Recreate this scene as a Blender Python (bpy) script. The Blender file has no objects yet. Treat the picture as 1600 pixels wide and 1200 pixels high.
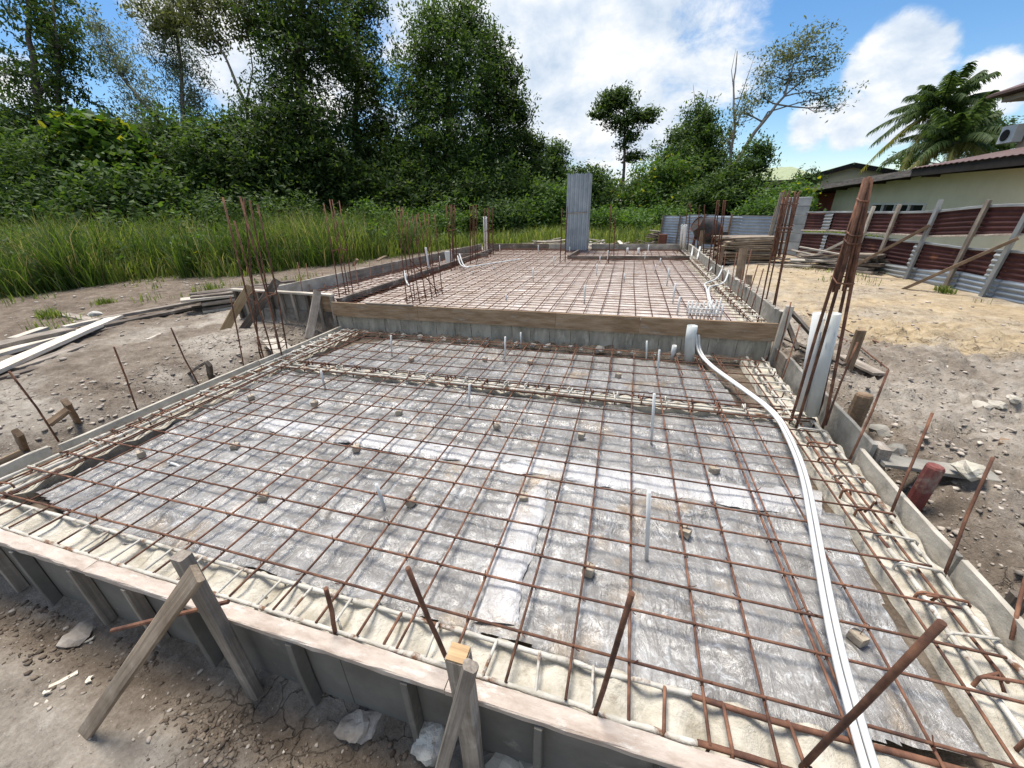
import bpy, math, random
import numpy as np
from mathutils import Vector, Matrix
# ------------------------------------------------------------------ camera, sky, sun, exposure
C = bpy.context.scene
col = C.collection
cam = bpy.data.objects.new('camera', bpy.data.cameras.new('camera'))
col.objects.link(cam)
cam.data.sensor_width = 36.0
cam.data.lens = 601.0 / 1600 * 36
cam.data.clip_start = 0.05
cam.data.clip_end = 2000
m = Matrix(((0.96119, -0.09633, 0.25851, 0), (0.27499, 0.40959, -0.86984, 0), (-0.02209, 0.90717, 0.42019, 1.5), (0, 0, 0, 1)))
cam.matrix_world = m
C.camera = cam
SUN_EL, SUN_ROT = math.radians(71), math.radians(-42)
sv = Vector((math.cos(SUN_EL) * math.sin(SUN_ROT), math.cos(SUN_EL) * math.cos(SUN_ROT), math.sin(SUN_EL)))
sl = bpy.data.lights.new('sun', 'SUN'); sl.energy = 4.0; sl.angle = math.radians(24); sl.color = (1, .94, .85)
so = bpy.data.objects.new('sun', sl); col.objects.link(so)
so.rotation_euler = sv.to_track_quat('Z', 'Y').to_euler(); so.location = (-10, 20, 40)
C.view_settings.view_transform = 'Standard'; C.view_settings.look = 'None'
C.view_settings.exposure = 0.72; C.view_settings.gamma = 1
C.view_settings.use_curve_mapping = False
wd = bpy.data.worlds.new('World'); C.world = wd; wd.use_nodes = True


def world():
    nt = wd.node_tree; N = nt.nodes; L = nt.links; N.clear()
    def n(t, **k):
        x = N.new(t)
        for a, b in k.items(): setattr(x, a, b)
        return x
    def mth(op, a, b=None, c=None, clamp=False):
        x = n('ShaderNodeMath', operation=op, use_clamp=clamp)
        for i, v in enumerate((a, b, c)):
            if v is None: continue
            if hasattr(v, 'is_linked'): L.new(v, x.inputs[i])
            else: x.inputs[i].default_value = v
        return x.outputs[0]
    sky = n('ShaderNodeTexSky', sky_type='NISHITA', sun_disc=False, sun_elevation=SUN_EL, sun_rotation=SUN_ROT)
    sky.air_density = 1.0; sky.dust_density = 0.1; sky.ozone_density = 3.0
    b1 = n('ShaderNodeBackground'); b1.inputs[1].default_value = 0.092
    hs = n('ShaderNodeHueSaturation'); hs.inputs['Saturation'].default_value = 1.22
    L.new(sky.outputs[0], hs.inputs['Color']); L.new(hs.outputs[0], b1.inputs[0])
    tc = n('ShaderNodeTexCoord'); d = tc.outputs['Generated']
    sp = n('ShaderNodeSeparateXYZ'); L.new(d, sp.inputs[0])
    z = mth('ADD', mth('MAXIMUM', sp.outputs[2], 0.0), 0.55)
    pc = n('ShaderNodeCombineXYZ')
    L.new(mth('DIVIDE', sp.outputs[0], z), pc.inputs[0]); L.new(mth('DIVIDE', sp.outputs[1], z), pc.inputs[1])
    def noise(scale, det, rough, off):
        mp = n('ShaderNodeMapping'); mp.inputs['Location'].default_value = off
        L.new(pc.outputs[0], mp.inputs[0])
        x = n('ShaderNodeTexNoise'); x.inputs['Scale'].default_value = scale; x.inputs['Detail'].default_value = det
        x.inputs['Roughness'].default_value = rough; x.inputs['Distortion'].default_value = 0.25
        L.new(mp.outputs[0], x.inputs['Vector']); return x.outputs['Fac']
    big = noise(2.6, 9, .58, (3.1, 1.7, 0)); fine = noise(6.5, 9, .64, (8.2, 4.4, 2)); shade = noise(4.2, 8, .6, (1.0, 7.7, 5))
    # where the cloud banks of that day stand: (direction, angular size, weight)
    lob = [((-0.088,1.304,1.874), .42, 1.0), ((-0.526,1.208,1.944), .22, .7), ((0.211,1.412,1.912), .16, .45), ((-0.191,1.165,1.65), .2, .6), ((-0.943,1.023,1.818), .3, .7), ((-0.737,1.162,1.979), .16, .5),
           ((-1.217,1.025,1.99), .16, .6), ((-1.588,0.861,1.878), .16, .6), ((0.62,1.491,1.825), .075, 1.35), ((0.543,1.452,1.792), .05, 1.1), ((0.704,1.529,1.853), .05, 1.05), ((0.523,1.393,1.682), .065, 1.3), ((0.631,1.444,1.722), .08, 1.35), ((0.429,1.359,1.669), .06, 1.2),
           ((0.333,1.33,1.669), .05, .45), ((0.852,1.519,1.739), .065, 1.35), ((0.606,1.404,1.655), .07, .4), ((0.458,1.453,1.846), .05, .5), ((0.377,1.47,1.931), .05, .4), ((0.627,1.603,2.053), .1, .3), ((-1.418,0.793,1.633), .12, .4)]
    acc = None
    for c, s, w in lob:
        v = Vector((c[0], c[1], c[2] - 1.5)).normalized()
        dp = n('ShaderNodeVectorMath', operation='DISTANCE'); L.new(d, dp.inputs[0]); dp.inputs[1].default_value = v
        g = mth('MULTIPLY', mth('SMOOTH_MIN', 1.0, mth('MAXIMUM', mth('SUBTRACT', 1.0, mth('DIVIDE', dp.outputs['Value'], s * 1.5)), 0.0), .1), w)
        acc = g if acc is None else mth('MAXIMUM', acc, g)
    for dv, s, w in (((0, -.8, .6), .5, .9), ((.75, -.5, .5), .4, .9), ((-.8, -.4, .5), .45, .9), ((.1, .1, 1), .35, .8), ((-.5, .25, .85), .3, .7), ((.6, .2, .8), .25, .6)):  # unseen clouds overhead and behind the camera, added to whiten the fill light
        dp = n('ShaderNodeVectorMath', operation='DISTANCE'); L.new(d, dp.inputs[0]); dp.inputs[1].default_value = Vector(dv).normalized()
        acc = mth('MAXIMUM', acc, mth('MULTIPLY', mth('MAXIMUM', mth('SUBTRACT', 1.0, mth('DIVIDE', dp.outputs['Value'], s * 1.5)), 0.0), w))
    clr = None
    for c, s, w in [((0.643,1.535,1.902), .42, 1.0), ((0.487,1.33,1.575), .3, .8), ((0.87,1.586,1.867), .3, .8), ((-1.449,0.922,1.92), .12, .6), ((-1.217,0.952,1.84), .1, .4)]:
        v = Vector((c[0], c[1], c[2] - 1.5)).normalized()
        dp = n('ShaderNodeVectorMath', operation='DISTANCE'); L.new(d, dp.inputs[0]); dp.inputs[1].default_value = v
        g = mth('MULTIPLY', mth('MAXIMUM', mth('SUBTRACT', 1.0, mth('DIVIDE', dp.outputs['Value'], s * 1.5)), 0.0), w)
        clr = g if clr is None else mth('MAXIMUM', clr, g)
    acc = mth('SUBTRACT', acc, mth('MULTIPLY', clr, .36))
    cov = mth('ADD', mth('MULTIPLY', mth('ADD', mth('MULTIPLY', big, .55), mth('MULTIPLY', fine, .45)), 1.7), mth('MULTIPLY', acc, 1.05))
    mr = n('ShaderNodeMapRange', interpolation_type='SMOOTHSTEP'); L.new(cov, mr.inputs[0])
    mr.inputs[1].default_value = 1.18; mr.inputs[2].default_value = 1.46
    cr = n('ShaderNodeValToRGB')
    cr.color_ramp.elements[0].position = .36; cr.color_ramp.elements[0].color = (.50, .62, .78, 1)
    cr.color_ramp.elements[1].position = .57; cr.color_ramp.elements[1].color = (1, 1, 1, 1)
    e = cr.color_ramp.elements.new(.48); e.color = (.76, .83, .92, 1)
    L.new(mth('ADD', mth('MULTIPLY', shade, .55), mth('MULTIPLY', fine, .45)), cr.inputs[0])
    b2 = n('ShaderNodeBackground'); b2.inputs[1].default_value = .66; L.new(cr.outputs[0], b2.inputs[0])
    mx = n('ShaderNodeMixShader'); L.new(mr.outputs[0], mx.inputs[0]); L.new(b1.outputs[0], mx.inputs[1]); L.new(b2.outputs[0], mx.inputs[2])
    o = n('ShaderNodeOutputWorld'); L.new(mx.outputs[0], o.inputs[0])
world()

# ------------------------------------------------------------------ helpers
RND = random.Random(7)
NP = np.random.default_rng(11)
U = RND.uniform


def hash2(ix, iy, s):
    h = (ix * 374761393 + iy * 668265263 + s * 974634521) & 0xffffffff
    h = ((h ^ (h >> 13)) * 1274126177) & 0xffffffff
    return ((h ^ (h >> 16)) & 0xffff) / 65535.0


def vnoise(x, y, s=0):
    x = np.asarray(x, float); y = np.asarray(y, float)
    ix = np.floor(x).astype(np.int64); iy = np.floor(y).astype(np.int64)
    fx = x - ix; fy = y - iy
    fx = fx * fx * (3 - 2 * fx); fy = fy * fy * (3 - 2 * fy)
    a = hash2(ix, iy, s); b = hash2(ix + 1, iy, s); c = hash2(ix, iy + 1, s); d = hash2(ix + 1, iy + 1, s)
    return (a * (1 - fx) + b * fx) * (1 - fy) + (c * (1 - fx) + d * fx) * fy


def fbm(x, y, o=4, s=0):
    r = 0; a = .5; f = 1.0
    for i in range(o):
        r = r + a * (vnoise(np.asarray(x) * f, np.asarray(y) * f, s + i) - .5); a *= .5; f *= 2.03
    return r * 2


def sstep(a, b, x):
    t = np.clip((np.asarray(x, float) - a) / (b - a), 0, 1); return t * t * (3 - 2 * t)


ORG = {}


def place(o, parent):
    col.objects.link(o)
    if parent is not None: o.parent = parent
    return o


def org(parent):
    return ORG.get(parent.name, Vector((0, 0, 0))) if parent is not None else Vector((0, 0, 0))


def mesh_np(name, V, quads=None, tris=None, mat=None, parent=None, smooth=False, loc=None, attrs=None):
    me = bpy.data.meshes.new(name)
    o0 = Vector(loc) if loc is not None else org(parent)
    V = np.asarray(V, float).reshape(-1, 3) - np.array(o0)
    me.vertices.add(len(V)); me.vertices.foreach_set('co', V.astype(np.float32).ravel())
    idx = []; st = []; tot = 0
    for F, k in ((quads, 4), (tris, 3)):
        if F is None or len(F) == 0: continue
        F = np.asarray(F, np.int32).reshape(-1, k); idx.append(F.ravel()); st.append(np.arange(len(F), dtype=np.int32) * k + tot); tot += F.size
    idx = np.concatenate(idx); st = np.concatenate(st)
    me.loops.add(len(idx)); me.loops.foreach_set('vertex_index', idx)
    me.polygons.add(len(st)); me.polygons.foreach_set('loop_start', st)
    if smooth: me.polygons.foreach_set('use_smooth', np.ones(len(st), bool))
    me.update(calc_edges=True)
    if attrs:
        for k, a in attrs.items():
            at = me.attributes.new(k, 'FLOAT', 'POINT'); at.data.foreach_set('value', np.asarray(a, np.float32))
    if mat is not None: me.materials.append(mat)
    o = bpy.data.objects.new(name, me)
    if loc is not None and parent is None: o.location = loc
    place(o, parent)
    ORG[o.name] = o0
    return o


class MB:
    def __init__(s): s.v = []; s.f = []; s.g = []
    def add(s, vs, fs, g=None):
        b = len(s.v); s.v += [tuple(v) for v in vs]; s.g += g if g is not None else [tuple(v) for v in vs]; s.f += [tuple(i + b for i in f) for f in fs]; return s
    def box(s, c, d, rot=None):
        x, y, z = d[0] / 2, d[1] / 2, d[2] / 2
        vs = [Vector((sx * x, sy * y, sz * z)) for sx in (-1, 1) for sy in (-1, 1) for sz in (-1, 1)]
        if rot is not None: vs = [rot @ v for v in vs]
        vs = [v + Vector(c) for v in vs]
        return s.add(vs, [(0, 1, 3, 2), (4, 6, 7, 5), (0, 4, 5, 1), (2, 3, 7, 6), (0, 2, 6, 4), (1, 5, 7, 3)])
    def plank(s, p0, p1, w, t, up=(0, 0, 1), segs=4, ch=.003, warp=.004, jit=.0015):
        # a sawn board: chamfered section swept from p0 to p1, slightly bowed
        p0 = Vector(p0); p1 = Vector(p1); d = (p1 - p0).normalized(); u = Vector(up)
        u = (u - d * u.dot(d)).normalized(); r = d.cross(u)
        ch = min(ch, w * .2, t * .2)
        prof = [(-w / 2 + ch, -t / 2), (w / 2 - ch, -t / 2), (w / 2, -t / 2 + ch), (w / 2, t / 2 - ch), (w / 2 - ch, t / 2), (-w / 2 + ch, t / 2), (-w / 2, t / 2 - ch), (-w / 2, -t / 2 + ch)]
        a, b = U(-warp, warp), U(-warp, warp); vs = []; gr = []; Lg = (p1 - p0).length; o1 = U(0, 50)
        for i in range(segs + 1):
            k = i / segs; q = p0.lerp(p1, k) + (r * a + u * b) * (4 * k * (1 - k))
            for x, y in prof: vs.append(q + r * (x + U(-jit, jit)) + u * (y + U(-jit, jit))); gr.append((k * Lg + o1, x + o1, y))
        fs = []
        for i in range(segs):
            for j in range(8): fs.append((i * 8 + j, i * 8 + (j + 1) % 8, i * 8 + 8 + (j + 1) % 8, i * 8 + 8 + j))
        fs += [tuple(range(7, -1, -1)), tuple(range(segs * 8, segs * 8 + 8))]
        return s.add(vs, fs, gr)
    def rough_tube(s, pts, r, n=8, k=.16):
        q = [Vector(pts[0])]
        for a, b in zip(pts, pts[1:]):
            m_ = max(1, int((Vector(b) - Vector(a)).length / .05)); q += [Vector(a).lerp(Vector(b), i / m_) for i in range(1, m_ + 1)]
        return s.tube(q, [r * (1 + U(-k, k) + (U(.1, .5) if U(0, 1) < .07 else 0)) for _ in q], n)
    def tube(s, pts, r, n=6, cap=True, hollow=0):
        pts = [Vector(p) for p in pts]; rr = r if isinstance(r, (list, tuple)) else [r] * len(pts)
        vs = []; fs = []; prev = None
        for i, p in enumerate(pts):
            d = (pts[min(i + 1, len(pts) - 1)] - pts[max(i - 1, 0)]).normalized()
            a = prev if prev is not None else (Vector((0, 0, 1)) if abs(d.z) < .9 else Vector((1, 0, 0)))
            x = (a - d * a.dot(d)).normalized(); y = d.cross(x); prev = x
            for k in range(n):
                t = 2 * math.pi * k / n; vs.append(p + (x * math.cos(t) + y * math.sin(t)) * rr[i])
        L = len(pts)
        for i in range(L - 1):
            for k in range(n): fs.append((i * n + k, i * n + (k + 1) % n, i * n + n + (k + 1) % n, i * n + n + k))
        if hollow:
            d = (pts[-1] - pts[-2]).normalized(); b = len(vs)
            for k in range(n): vs.append(pts[-1] + (vs[(L - 1) * n + k] - pts[-1]) * (1 - hollow))
            for k in range(n): vs.append(pts[-1] - d * rr[-1] * 2.5 + (vs[(L - 1) * n + k] - pts[-1]) * (1 - hollow))
            for k in range(n):
                k2 = (k + 1) % n
                fs.append(((L - 1) * n + k, (L - 1) * n + k2, b + k2, b + k)); fs.append((b + k, b + k2, b + n + k2, b + n + k))
            fs.append(tuple(b + n + k for k in range(n))); fs.append(tuple(range(n - 1, -1, -1)))
        elif cap: fs += [tuple(range(n - 1, -1, -1)), tuple(range((L - 1) * n, L * n))]
        return s.add(vs, fs)
    def sheet(s, grid):
        h = len(grid); w = len(grid[0]); vs = [v for row in grid for v in row]
        return s.add(vs, [(i * w + j, i * w + j + 1, i * w + w + j + 1, i * w + w + j) for i in range(h - 1) for j in range(w - 1)])
    def build(s, name, mat, parent=None, smooth=False, loc=None):
        me = bpy.data.meshes.new(name); o0 = Vector(loc) if loc is not None else org(parent)
        me.from_pydata([tuple(Vector(v) - o0) for v in s.v], [], s.f); me.update()
        at = me.attributes.new('grain', 'FLOAT_VECTOR', 'POINT'); at.data.foreach_set('vector', np.array(s.g, np.float32).ravel())
        if smooth:
            me.polygons.foreach_set('use_smooth', [len(p.vertices) <= 4 for p in me.polygons])
        if mat is not None: me.materials.append(mat)
        o = bpy.data.objects.new(name, me)
        if loc is not None and parent is None: o.location = loc
        place(o, parent); ORG[o.name] = o0
        return o


def tag(o, label=None, cat=None, group=None, kind=None):
    if label: o['label'] = label
    if cat: o['category'] = cat
    if group: o['group'] = group
    if kind: o['kind'] = kind
    return o


def thing(name, label, cat, loc=(0, 0, 0), group=None):
    o = bpy.data.objects.new(name, None); o.empty_display_size = .1
    col.objects.link(o); o.location = loc; ORG[o.name] = Vector(loc)
    return tag(o, label, cat, group)


def one(mb, name, mat, label, cat, loc, group=None, smooth=False):
    return tag(mb.build(name, mat, None, smooth, loc), label, cat, group)


# ------------------------------------------------------------------ materials
def mat(name, c1, c2=None, c3=None, scale=6, rough=.8, bump=.15, bscale=None, detail=8, metal=0, stretch=None, spots=None, coat=0, isl=0, coords='Object', p2=.5, ramp=(.35, .65), spec=.3, bdist=.01):
    m_ = bpy.data.materials.new(name); m_.use_nodes = True; nt = m_.node_tree; N = nt.nodes; L = nt.links
    bs = N['Principled BSDF']; bs.inputs['Roughness'].default_value = rough; bs.inputs['Metallic'].default_value = metal
    bs.inputs['Specular IOR Level'].default_value = spec
    if coat: bs.inputs['Coat Weight'].default_value = coat; bs.inputs['Coat Roughness'].default_value = .25
    tc = N.new('ShaderNodeTexCoord'); mp = N.new('ShaderNodeMapping'); L.new(tc.outputs[coords], mp.inputs[0])
    if stretch: mp.inputs['Scale'].default_value = stretch
    oi = N.new('ShaderNodeObjectInfo'); sc = N.new('ShaderNodeVectorMath'); sc.operation = 'SCALE'; sc.inputs[0].default_value = (37, 53, 71)
    L.new(oi.outputs['Random'], sc.inputs['Scale']); L.new(sc.outputs[0], mp.inputs['Location'])
    n1 = N.new('ShaderNodeTexNoise'); n1.inputs['Scale'].default_value = scale; n1.inputs['Detail'].default_value = detail; n1.inputs['Roughness'].default_value = .62
    L.new(mp.outputs[0], n1.inputs['Vector'])
    cr = N.new('ShaderNodeValToRGB'); L.new(n1.outputs['Fac'], cr.inputs[0]); E = cr.color_ramp.elements
    c2 = c2 or c1; E[0].position = ramp[0]; E[0].color = (*c1, 1); E[1].position = ramp[1]; E[1].color = (*c2, 1)
    if c3: e = E.new(p2); e.color = (*c3, 1)
    out = cr.outputs[0]
    if spots:
        cs, ss, lo, hi = spots
        n3 = N.new('ShaderNodeTexNoise'); n3.inputs['Scale'].default_value = ss; n3.inputs['Detail'].default_value = 6; n3.inputs['Roughness'].default_value = .7
        L.new(mp.outputs[0], n3.inputs['Vector'])
        mr = N.new('ShaderNodeMapRange'); mr.inputs[1].default_value = lo; mr.inputs[2].default_value = hi; L.new(n3.outputs['Fac'], mr.inputs[0])
        mx = N.new('ShaderNodeMix'); mx.data_type = 'RGBA'; L.new(mr.outputs[0], mx.inputs[0]); L.new(out, mx.inputs[6]); mx.inputs[7].default_value = (*cs, 1); out = mx.outputs[2]
    if isl:
        ge = N.new('ShaderNodeNewGeometry'); hv = N.new('ShaderNodeHueSaturation'); mr = N.new('ShaderNodeMapRange')
        src_ = ge.outputs['Random Per Island'] if isl > 0 else oi.outputs['Random']
        L.new(src_, mr.inputs[0]); mr.inputs[3].default_value = 1 - abs(isl); mr.inputs[4].default_value = 1 + abs(isl)
        L.new(mr.outputs[0], hv.inputs['Value']); L.new(out, hv.inputs['Color']); out = hv.outputs[0]
    L.new(out, bs.inputs['Base Color'])
    if bump:
        n2 = N.new('ShaderNodeTexNoise'); n2.inputs['Scale'].default_value = bscale or scale * 4; n2.inputs['Detail'].default_value = 8; n2.inputs['Roughness'].default_value = .65
        L.new(mp.outputs[0], n2.inputs['Vector'])
        bp = N.new('ShaderNodeBump'); bp.inputs['Strength'].default_value = bump; bp.inputs['Distance'].default_value = bdist
        L.new(n2.outputs['Fac'], bp.inputs['Height']); L.new(bp.outputs[0], bs.inputs['Normal'])
    return m_


def wood(name, a, b, spots=((.42, .38, .33), 5, .58, .74)):
    """sawn timber: streaks along the grain, grime patches, raised fibre relief"""
    m_ = mat(name, a, b, scale=5, rough=.88, bump=0, isl=-.2, spots=spots); nt = m_.node_tree; N = nt.nodes; L = nt.links; bs = N['Principled BSDF']
    at = N.new('ShaderNodeAttribute'); at.attribute_name = 'grain'
    oi = N.new('ShaderNodeObjectInfo'); of = N.new('ShaderNodeVectorMath'); of.operation = 'SCALE'; of.inputs[0].default_value = (91, 33, 57); L.new(oi.outputs['Random'], of.inputs['Scale'])
    def gn(sx, sy, det, dist):
        mp = N.new('ShaderNodeMapping'); mp.inputs['Scale'].default_value = (sx, sy, sy); L.new(at.outputs['Vector'], mp.inputs[0]); L.new(of.outputs[0], mp.inputs['Location'])
        x = N.new('ShaderNodeTexNoise'); x.inputs['Scale'].default_value = 1; x.inputs['Detail'].default_value = det; x.inputs['Roughness'].default_value = .7; x.inputs['Distortion'].default_value = dist; L.new(mp.outputs[0], x.inputs['Vector']); return x.outputs['Fac']
    g1 = gn(2.2, 75, 6, .6); g2 = gn(1.1, 16, 5, .4)
    src_ = bs.inputs['Base Color'].links[0].from_socket
    def shade(src, f, lo, hi, d0, d1):
        mr = N.new('ShaderNodeMapRange'); mr.inputs[1].default_value = lo; mr.inputs[2].default_value = hi; mr.inputs[3].default_value = d0; mr.inputs[4].default_value = d1; L.new(f, mr.inputs[0])
        hv = N.new('ShaderNodeHueSaturation'); L.new(src, hv.inputs['Color']); L.new(mr.outputs[0], hv.inputs['Value']); return hv.outputs[0]
    c = shade(src_, g1, .3, .7, .62, 1.32); c = shade(c, g2, .3, .7, .72, 1.25); L.new(c, bs.inputs['Base Color'])
    bp = N.new('ShaderNodeBump'); bp.inputs['Strength'].default_value = .5; bp.inputs['Distance'].default_value = .004; L.new(g1, bp.inputs['Height']); L.new(bp.outputs[0], bs.inputs['Normal'])
    return m_


def leafmat(name, dark, light, trans=.35, yellow=None):
    m_ = bpy.data.materials.new(name); m_.use_nodes = True; nt = m_.node_tree; N = nt.nodes; L = nt.links; N.clear()
    ge = N.new('ShaderNodeNewGeometry'); cr = N.new('ShaderNodeValToRGB'); E = cr.color_ramp.elements
    L.new(ge.outputs['Random Per Island'], cr.inputs[0])
    E[0].color = (*dark, 1); E[1].color = (*light, 1); E[1].position = .9
    if yellow: e = E.new(.99); e.color = (*yellow, 1)
    pr = N.new('ShaderNodeBsdfPrincipled'); pr.inputs['Roughness'].default_value = .58; pr.inputs['Specular IOR Level'].default_value = .18
    L.new(cr.outputs[0], pr.inputs['Base Color'])
    tr = N.new('ShaderNodeBsdfTranslucent'); hs = N.new('ShaderNodeHueSaturation'); hs.inputs['Hue'].default_value = .485; hs.inputs['Value'].default_value = 1.5; hs.inputs['Saturation'].default_value = 1.22
    L.new(cr.outputs[0], hs.inputs['Color']); L.new(hs.outputs[0], tr.inputs[0])
    mx = N.new('ShaderNodeMixShader'); mx.inputs[0].default_value = trans; L.new(pr.outputs[0], mx.inputs[1]); L.new(tr.outputs[0], mx.inputs[2])
    o = N.new('ShaderNodeOutputMaterial'); L.new(mx.outputs[0], o.inputs[0])
    return m_


RUST = mat('rusted_steel', (.065, .033, .024), (.205, .10, .06), (.12, .057, .036), scale=14, isl=-.3, rough=.85, bump=.3, bscale=220, bdist=.002)
RUSTD = mat('dark_rusted_steel', (.05, .022, .016), (.14, .055, .03), scale=26, rough=.9, bump=.3, bscale=200, bdist=.002)
COATED = mat('cement_splashed_bar', (.38, .355, .30), (.56, .535, .48), scale=9, rough=.9, bump=.5, bscale=60, spots=((.16, .085, .05), 7, .54, .62))
CREAM = mat('cream_mortar', (.36, .325, .255), (.60, .565, .485), (.49, .455, .38), scale=9, rough=.95, bump=.9, bscale=24, spots=((.22, .18, .13), 7, .58, .74), bdist=.02)
CONC = mat('grey_concrete', (.17, .16, .138), (.33, .31, .27), (.25, .235, .205), scale=5, rough=.92, bump=.5, bscale=28, spots=((.42, .39, .34), 4, .58, .68))
CONCL = mat('pale_concrete', (.33, .30, .25), (.52, .48, .41), scale=6, rough=.95, bump=.5, bscale=30, spots=((.16, .14, .12), 5, .58, .75))
PLASTER = mat('white_plaster_lump', (.42, .39, .34), (.62, .6, .55), scale=14, rough=.95, bump=.9, bscale=30, bdist=.02)
STEPM = mat('streaked_wall_concrete', (.21, .195, .16), (.40, .37, .31), (.30, .28, .235), scale=3.2, stretch=(3.2, 1, .9), rough=.92, bump=.7, bscale=26, spots=((.44, .41, .35), 3.4, .56, .66))
WGREY = wood('weathered_grey_timber', (.20, .17, .14), (.33, .285, .24))
WDARK = wood('dark_weathered_timber', (.085, .068, .055), (.17, .14, .115))
WBROWN = wood('brown_timber', (.15, .10, .062), (.26, .185, .125))
WMID = wood('worn_brown_grey_timber', (.20, .15, .105), (.33, .265, .20))
WTAN = wood('fresh_tan_timber', (.34, .22, .115), (.46, .32, .18), spots=((.30, .2, .12), 9, .6, .8))
WPALE = wood('bleached_pale_timber', (.42, .37, .30), (.60, .55, .47))
WPINK = mat('mortar_stained_rail', (.34, .27, .22), (.52, .45, .385), (.44, .37, .315), scale=7, stretch=(1, 3, 3), rough=.9, bump=.5, bscale=40, spots=((.60, .57, .52), 8, .55, .7))
PLYG = mat('grey_form_ply', (.115, .108, .095), (.175, .164, .146), scale=4, rough=.8, bump=.2, bscale=50, spots=((.34, .31, .27), 5, .6, .8))
PLYB = mat('brown_form_ply', (.21, .135, .078), (.37, .265, .175), (.285, .195, .12), scale=4, stretch=(1, 1, 6), rough=.8, bump=.2, bscale=40, spots=((.34, .30, .25), 3, .58, .7))
REDP = mat('red_painted_wood', (.13, .034, .03), (.21, .07, .058), scale=7, rough=.75, bump=.3, bscale=40, spots=((.25, .19, .15), 8, .52, .66))
PVC = mat('white_pvc', (.52, .53, .52), (.64, .64, .63), scale=3, rough=.35, bump=.03, spots=((.55, .52, .46), 6, .6, .8), spec=.5)
PVCG = mat('pale_grey_pvc', (.46, .49, .48), (.56, .58, .57), scale=3, rough=.4, bump=.03, spots=((.44, .43, .40), 5, .58, .8), spec=.5)
BLOCKM = mat('spacer_mortar', (.30, .25, .19), (.44, .38, .30), scale=20, rough=.95, bump=.5, bscale=60)
GALV = mat('galvanised_iron', (.24, .26, .27), (.40, .42, .43), scale=2.2, rough=.5, metal=.35, bump=.05, spots=((.20, .12, .08), 2.5, .62, .75), isl=-.15)
GALVB = mat('blue_grey_iron', (.26, .30, .34), (.40, .45, .50), scale=2, rough=.45, metal=.45, bump=.05, spots=((.16, .13, .12), 2, .62, .75), isl=-.15)
MAROON = mat('rusted_maroon_iron', (.048, .018, .018), (.085, .034, .031), (.065, .024, .023), scale=2.4, rough=.7, bump=.08, spots=((.24, .10, .045), 2.2, .60, .74), isl=-.2)
HWALL = mat('cream_house_paint', (.62, .58, .42), (.70, .66, .49), scale=1.2, rough=.85, bump=.05, bscale=20)
HTRIM = mat('weathered_fascia', (.11, .095, .085), (.24, .215, .20), scale=4, stretch=(4, .6, 4), rough=.85, bump=.2)
HROOF = mat('brown_metal_roof', (.10, .062, .052), (.155, .10, .085), scale=2, rough=.6, bump=.1)
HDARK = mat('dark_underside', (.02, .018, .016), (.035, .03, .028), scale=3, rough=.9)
HRED = mat('red_painted_board', (.20, .03, .022), (.27, .05, .035), scale=2, rough=.7)
GROOF = mat('green_tile_roof', (.25, .29, .16), (.33, .37, .22), scale=3, rough=.7, bump=.1)
GLASS = mat('dark_window_glass', (.012, .014, .018), (.02, .022, .028), scale=1, rough=.12, bump=0, spec=.6)
ALU = mat('white_frame', (.6, .6, .58), (.7, .7, .68), scale=3, rough=.5)
HSTONE = mat('beige_upper_wall', (.42, .34, .27), (.50, .42, .34), scale=2, rough=.85, bump=.05)
TARP = mat('black_blue_mixer_paint', (.02, .02, .022), (.06, .055, .05), scale=6, rough=.6, spots=((.12, .05, .03), 5, .5, .7))
BARK = mat('grey_bark', (.11, .095, .08), (.22, .20, .175), scale=5, stretch=(3, 3, .7), rough=.95, bump=.5, bscale=14)
BARKD = mat('dark_bark', (.05, .042, .035), (.12, .10, .085), scale=5, stretch=(3, 3, .7), rough=.95, bump=.5, bscale=14)
L_DARK = leafmat('dark_leaf', (.021, .043, .015), (.070, .112, .030), .42)
L_MID = leafmat('mid_leaf', (.025, .055, .017), (.085, .138, .036), .38)
L_OLIVE = leafmat('olive_leaf', (.055, .07, .028), (.135, .155, .06), .42)
L_BRIGHT = leafmat('bright_leaf', (.032, .072, .018), (.10, .175, .04), .38, (.28, .30, .06))
L_GREY = leafmat('grey_green_leaf', (.075, .10, .065), (.165, .20, .12), .42)
L_PALM = leafmat('palm_leaf', (.03, .062, .02), (.095, .14, .045), .42)
L_PALMY = leafmat('yellowing_palm_leaf', (.11, .12, .035), (.24, .24, .075), .42)
L_GRASS = leafmat('grass_blade', (.055, .092, .022), (.21, .27, .075), .42, (.30, .28, .13))
L_STRAW = leafmat('straw_grass_blade', (.16, .15, .07), (.32, .29, .15), .4)
L_GRASSD = leafmat('dark_grass_blade', (.03, .062, .015), (.10, .155, .04), .42, (.26, .23, .11))
L_VINE = leafmat('vine_leaf', (.036, .08, .02), (.11, .19, .045), .38)


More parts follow.
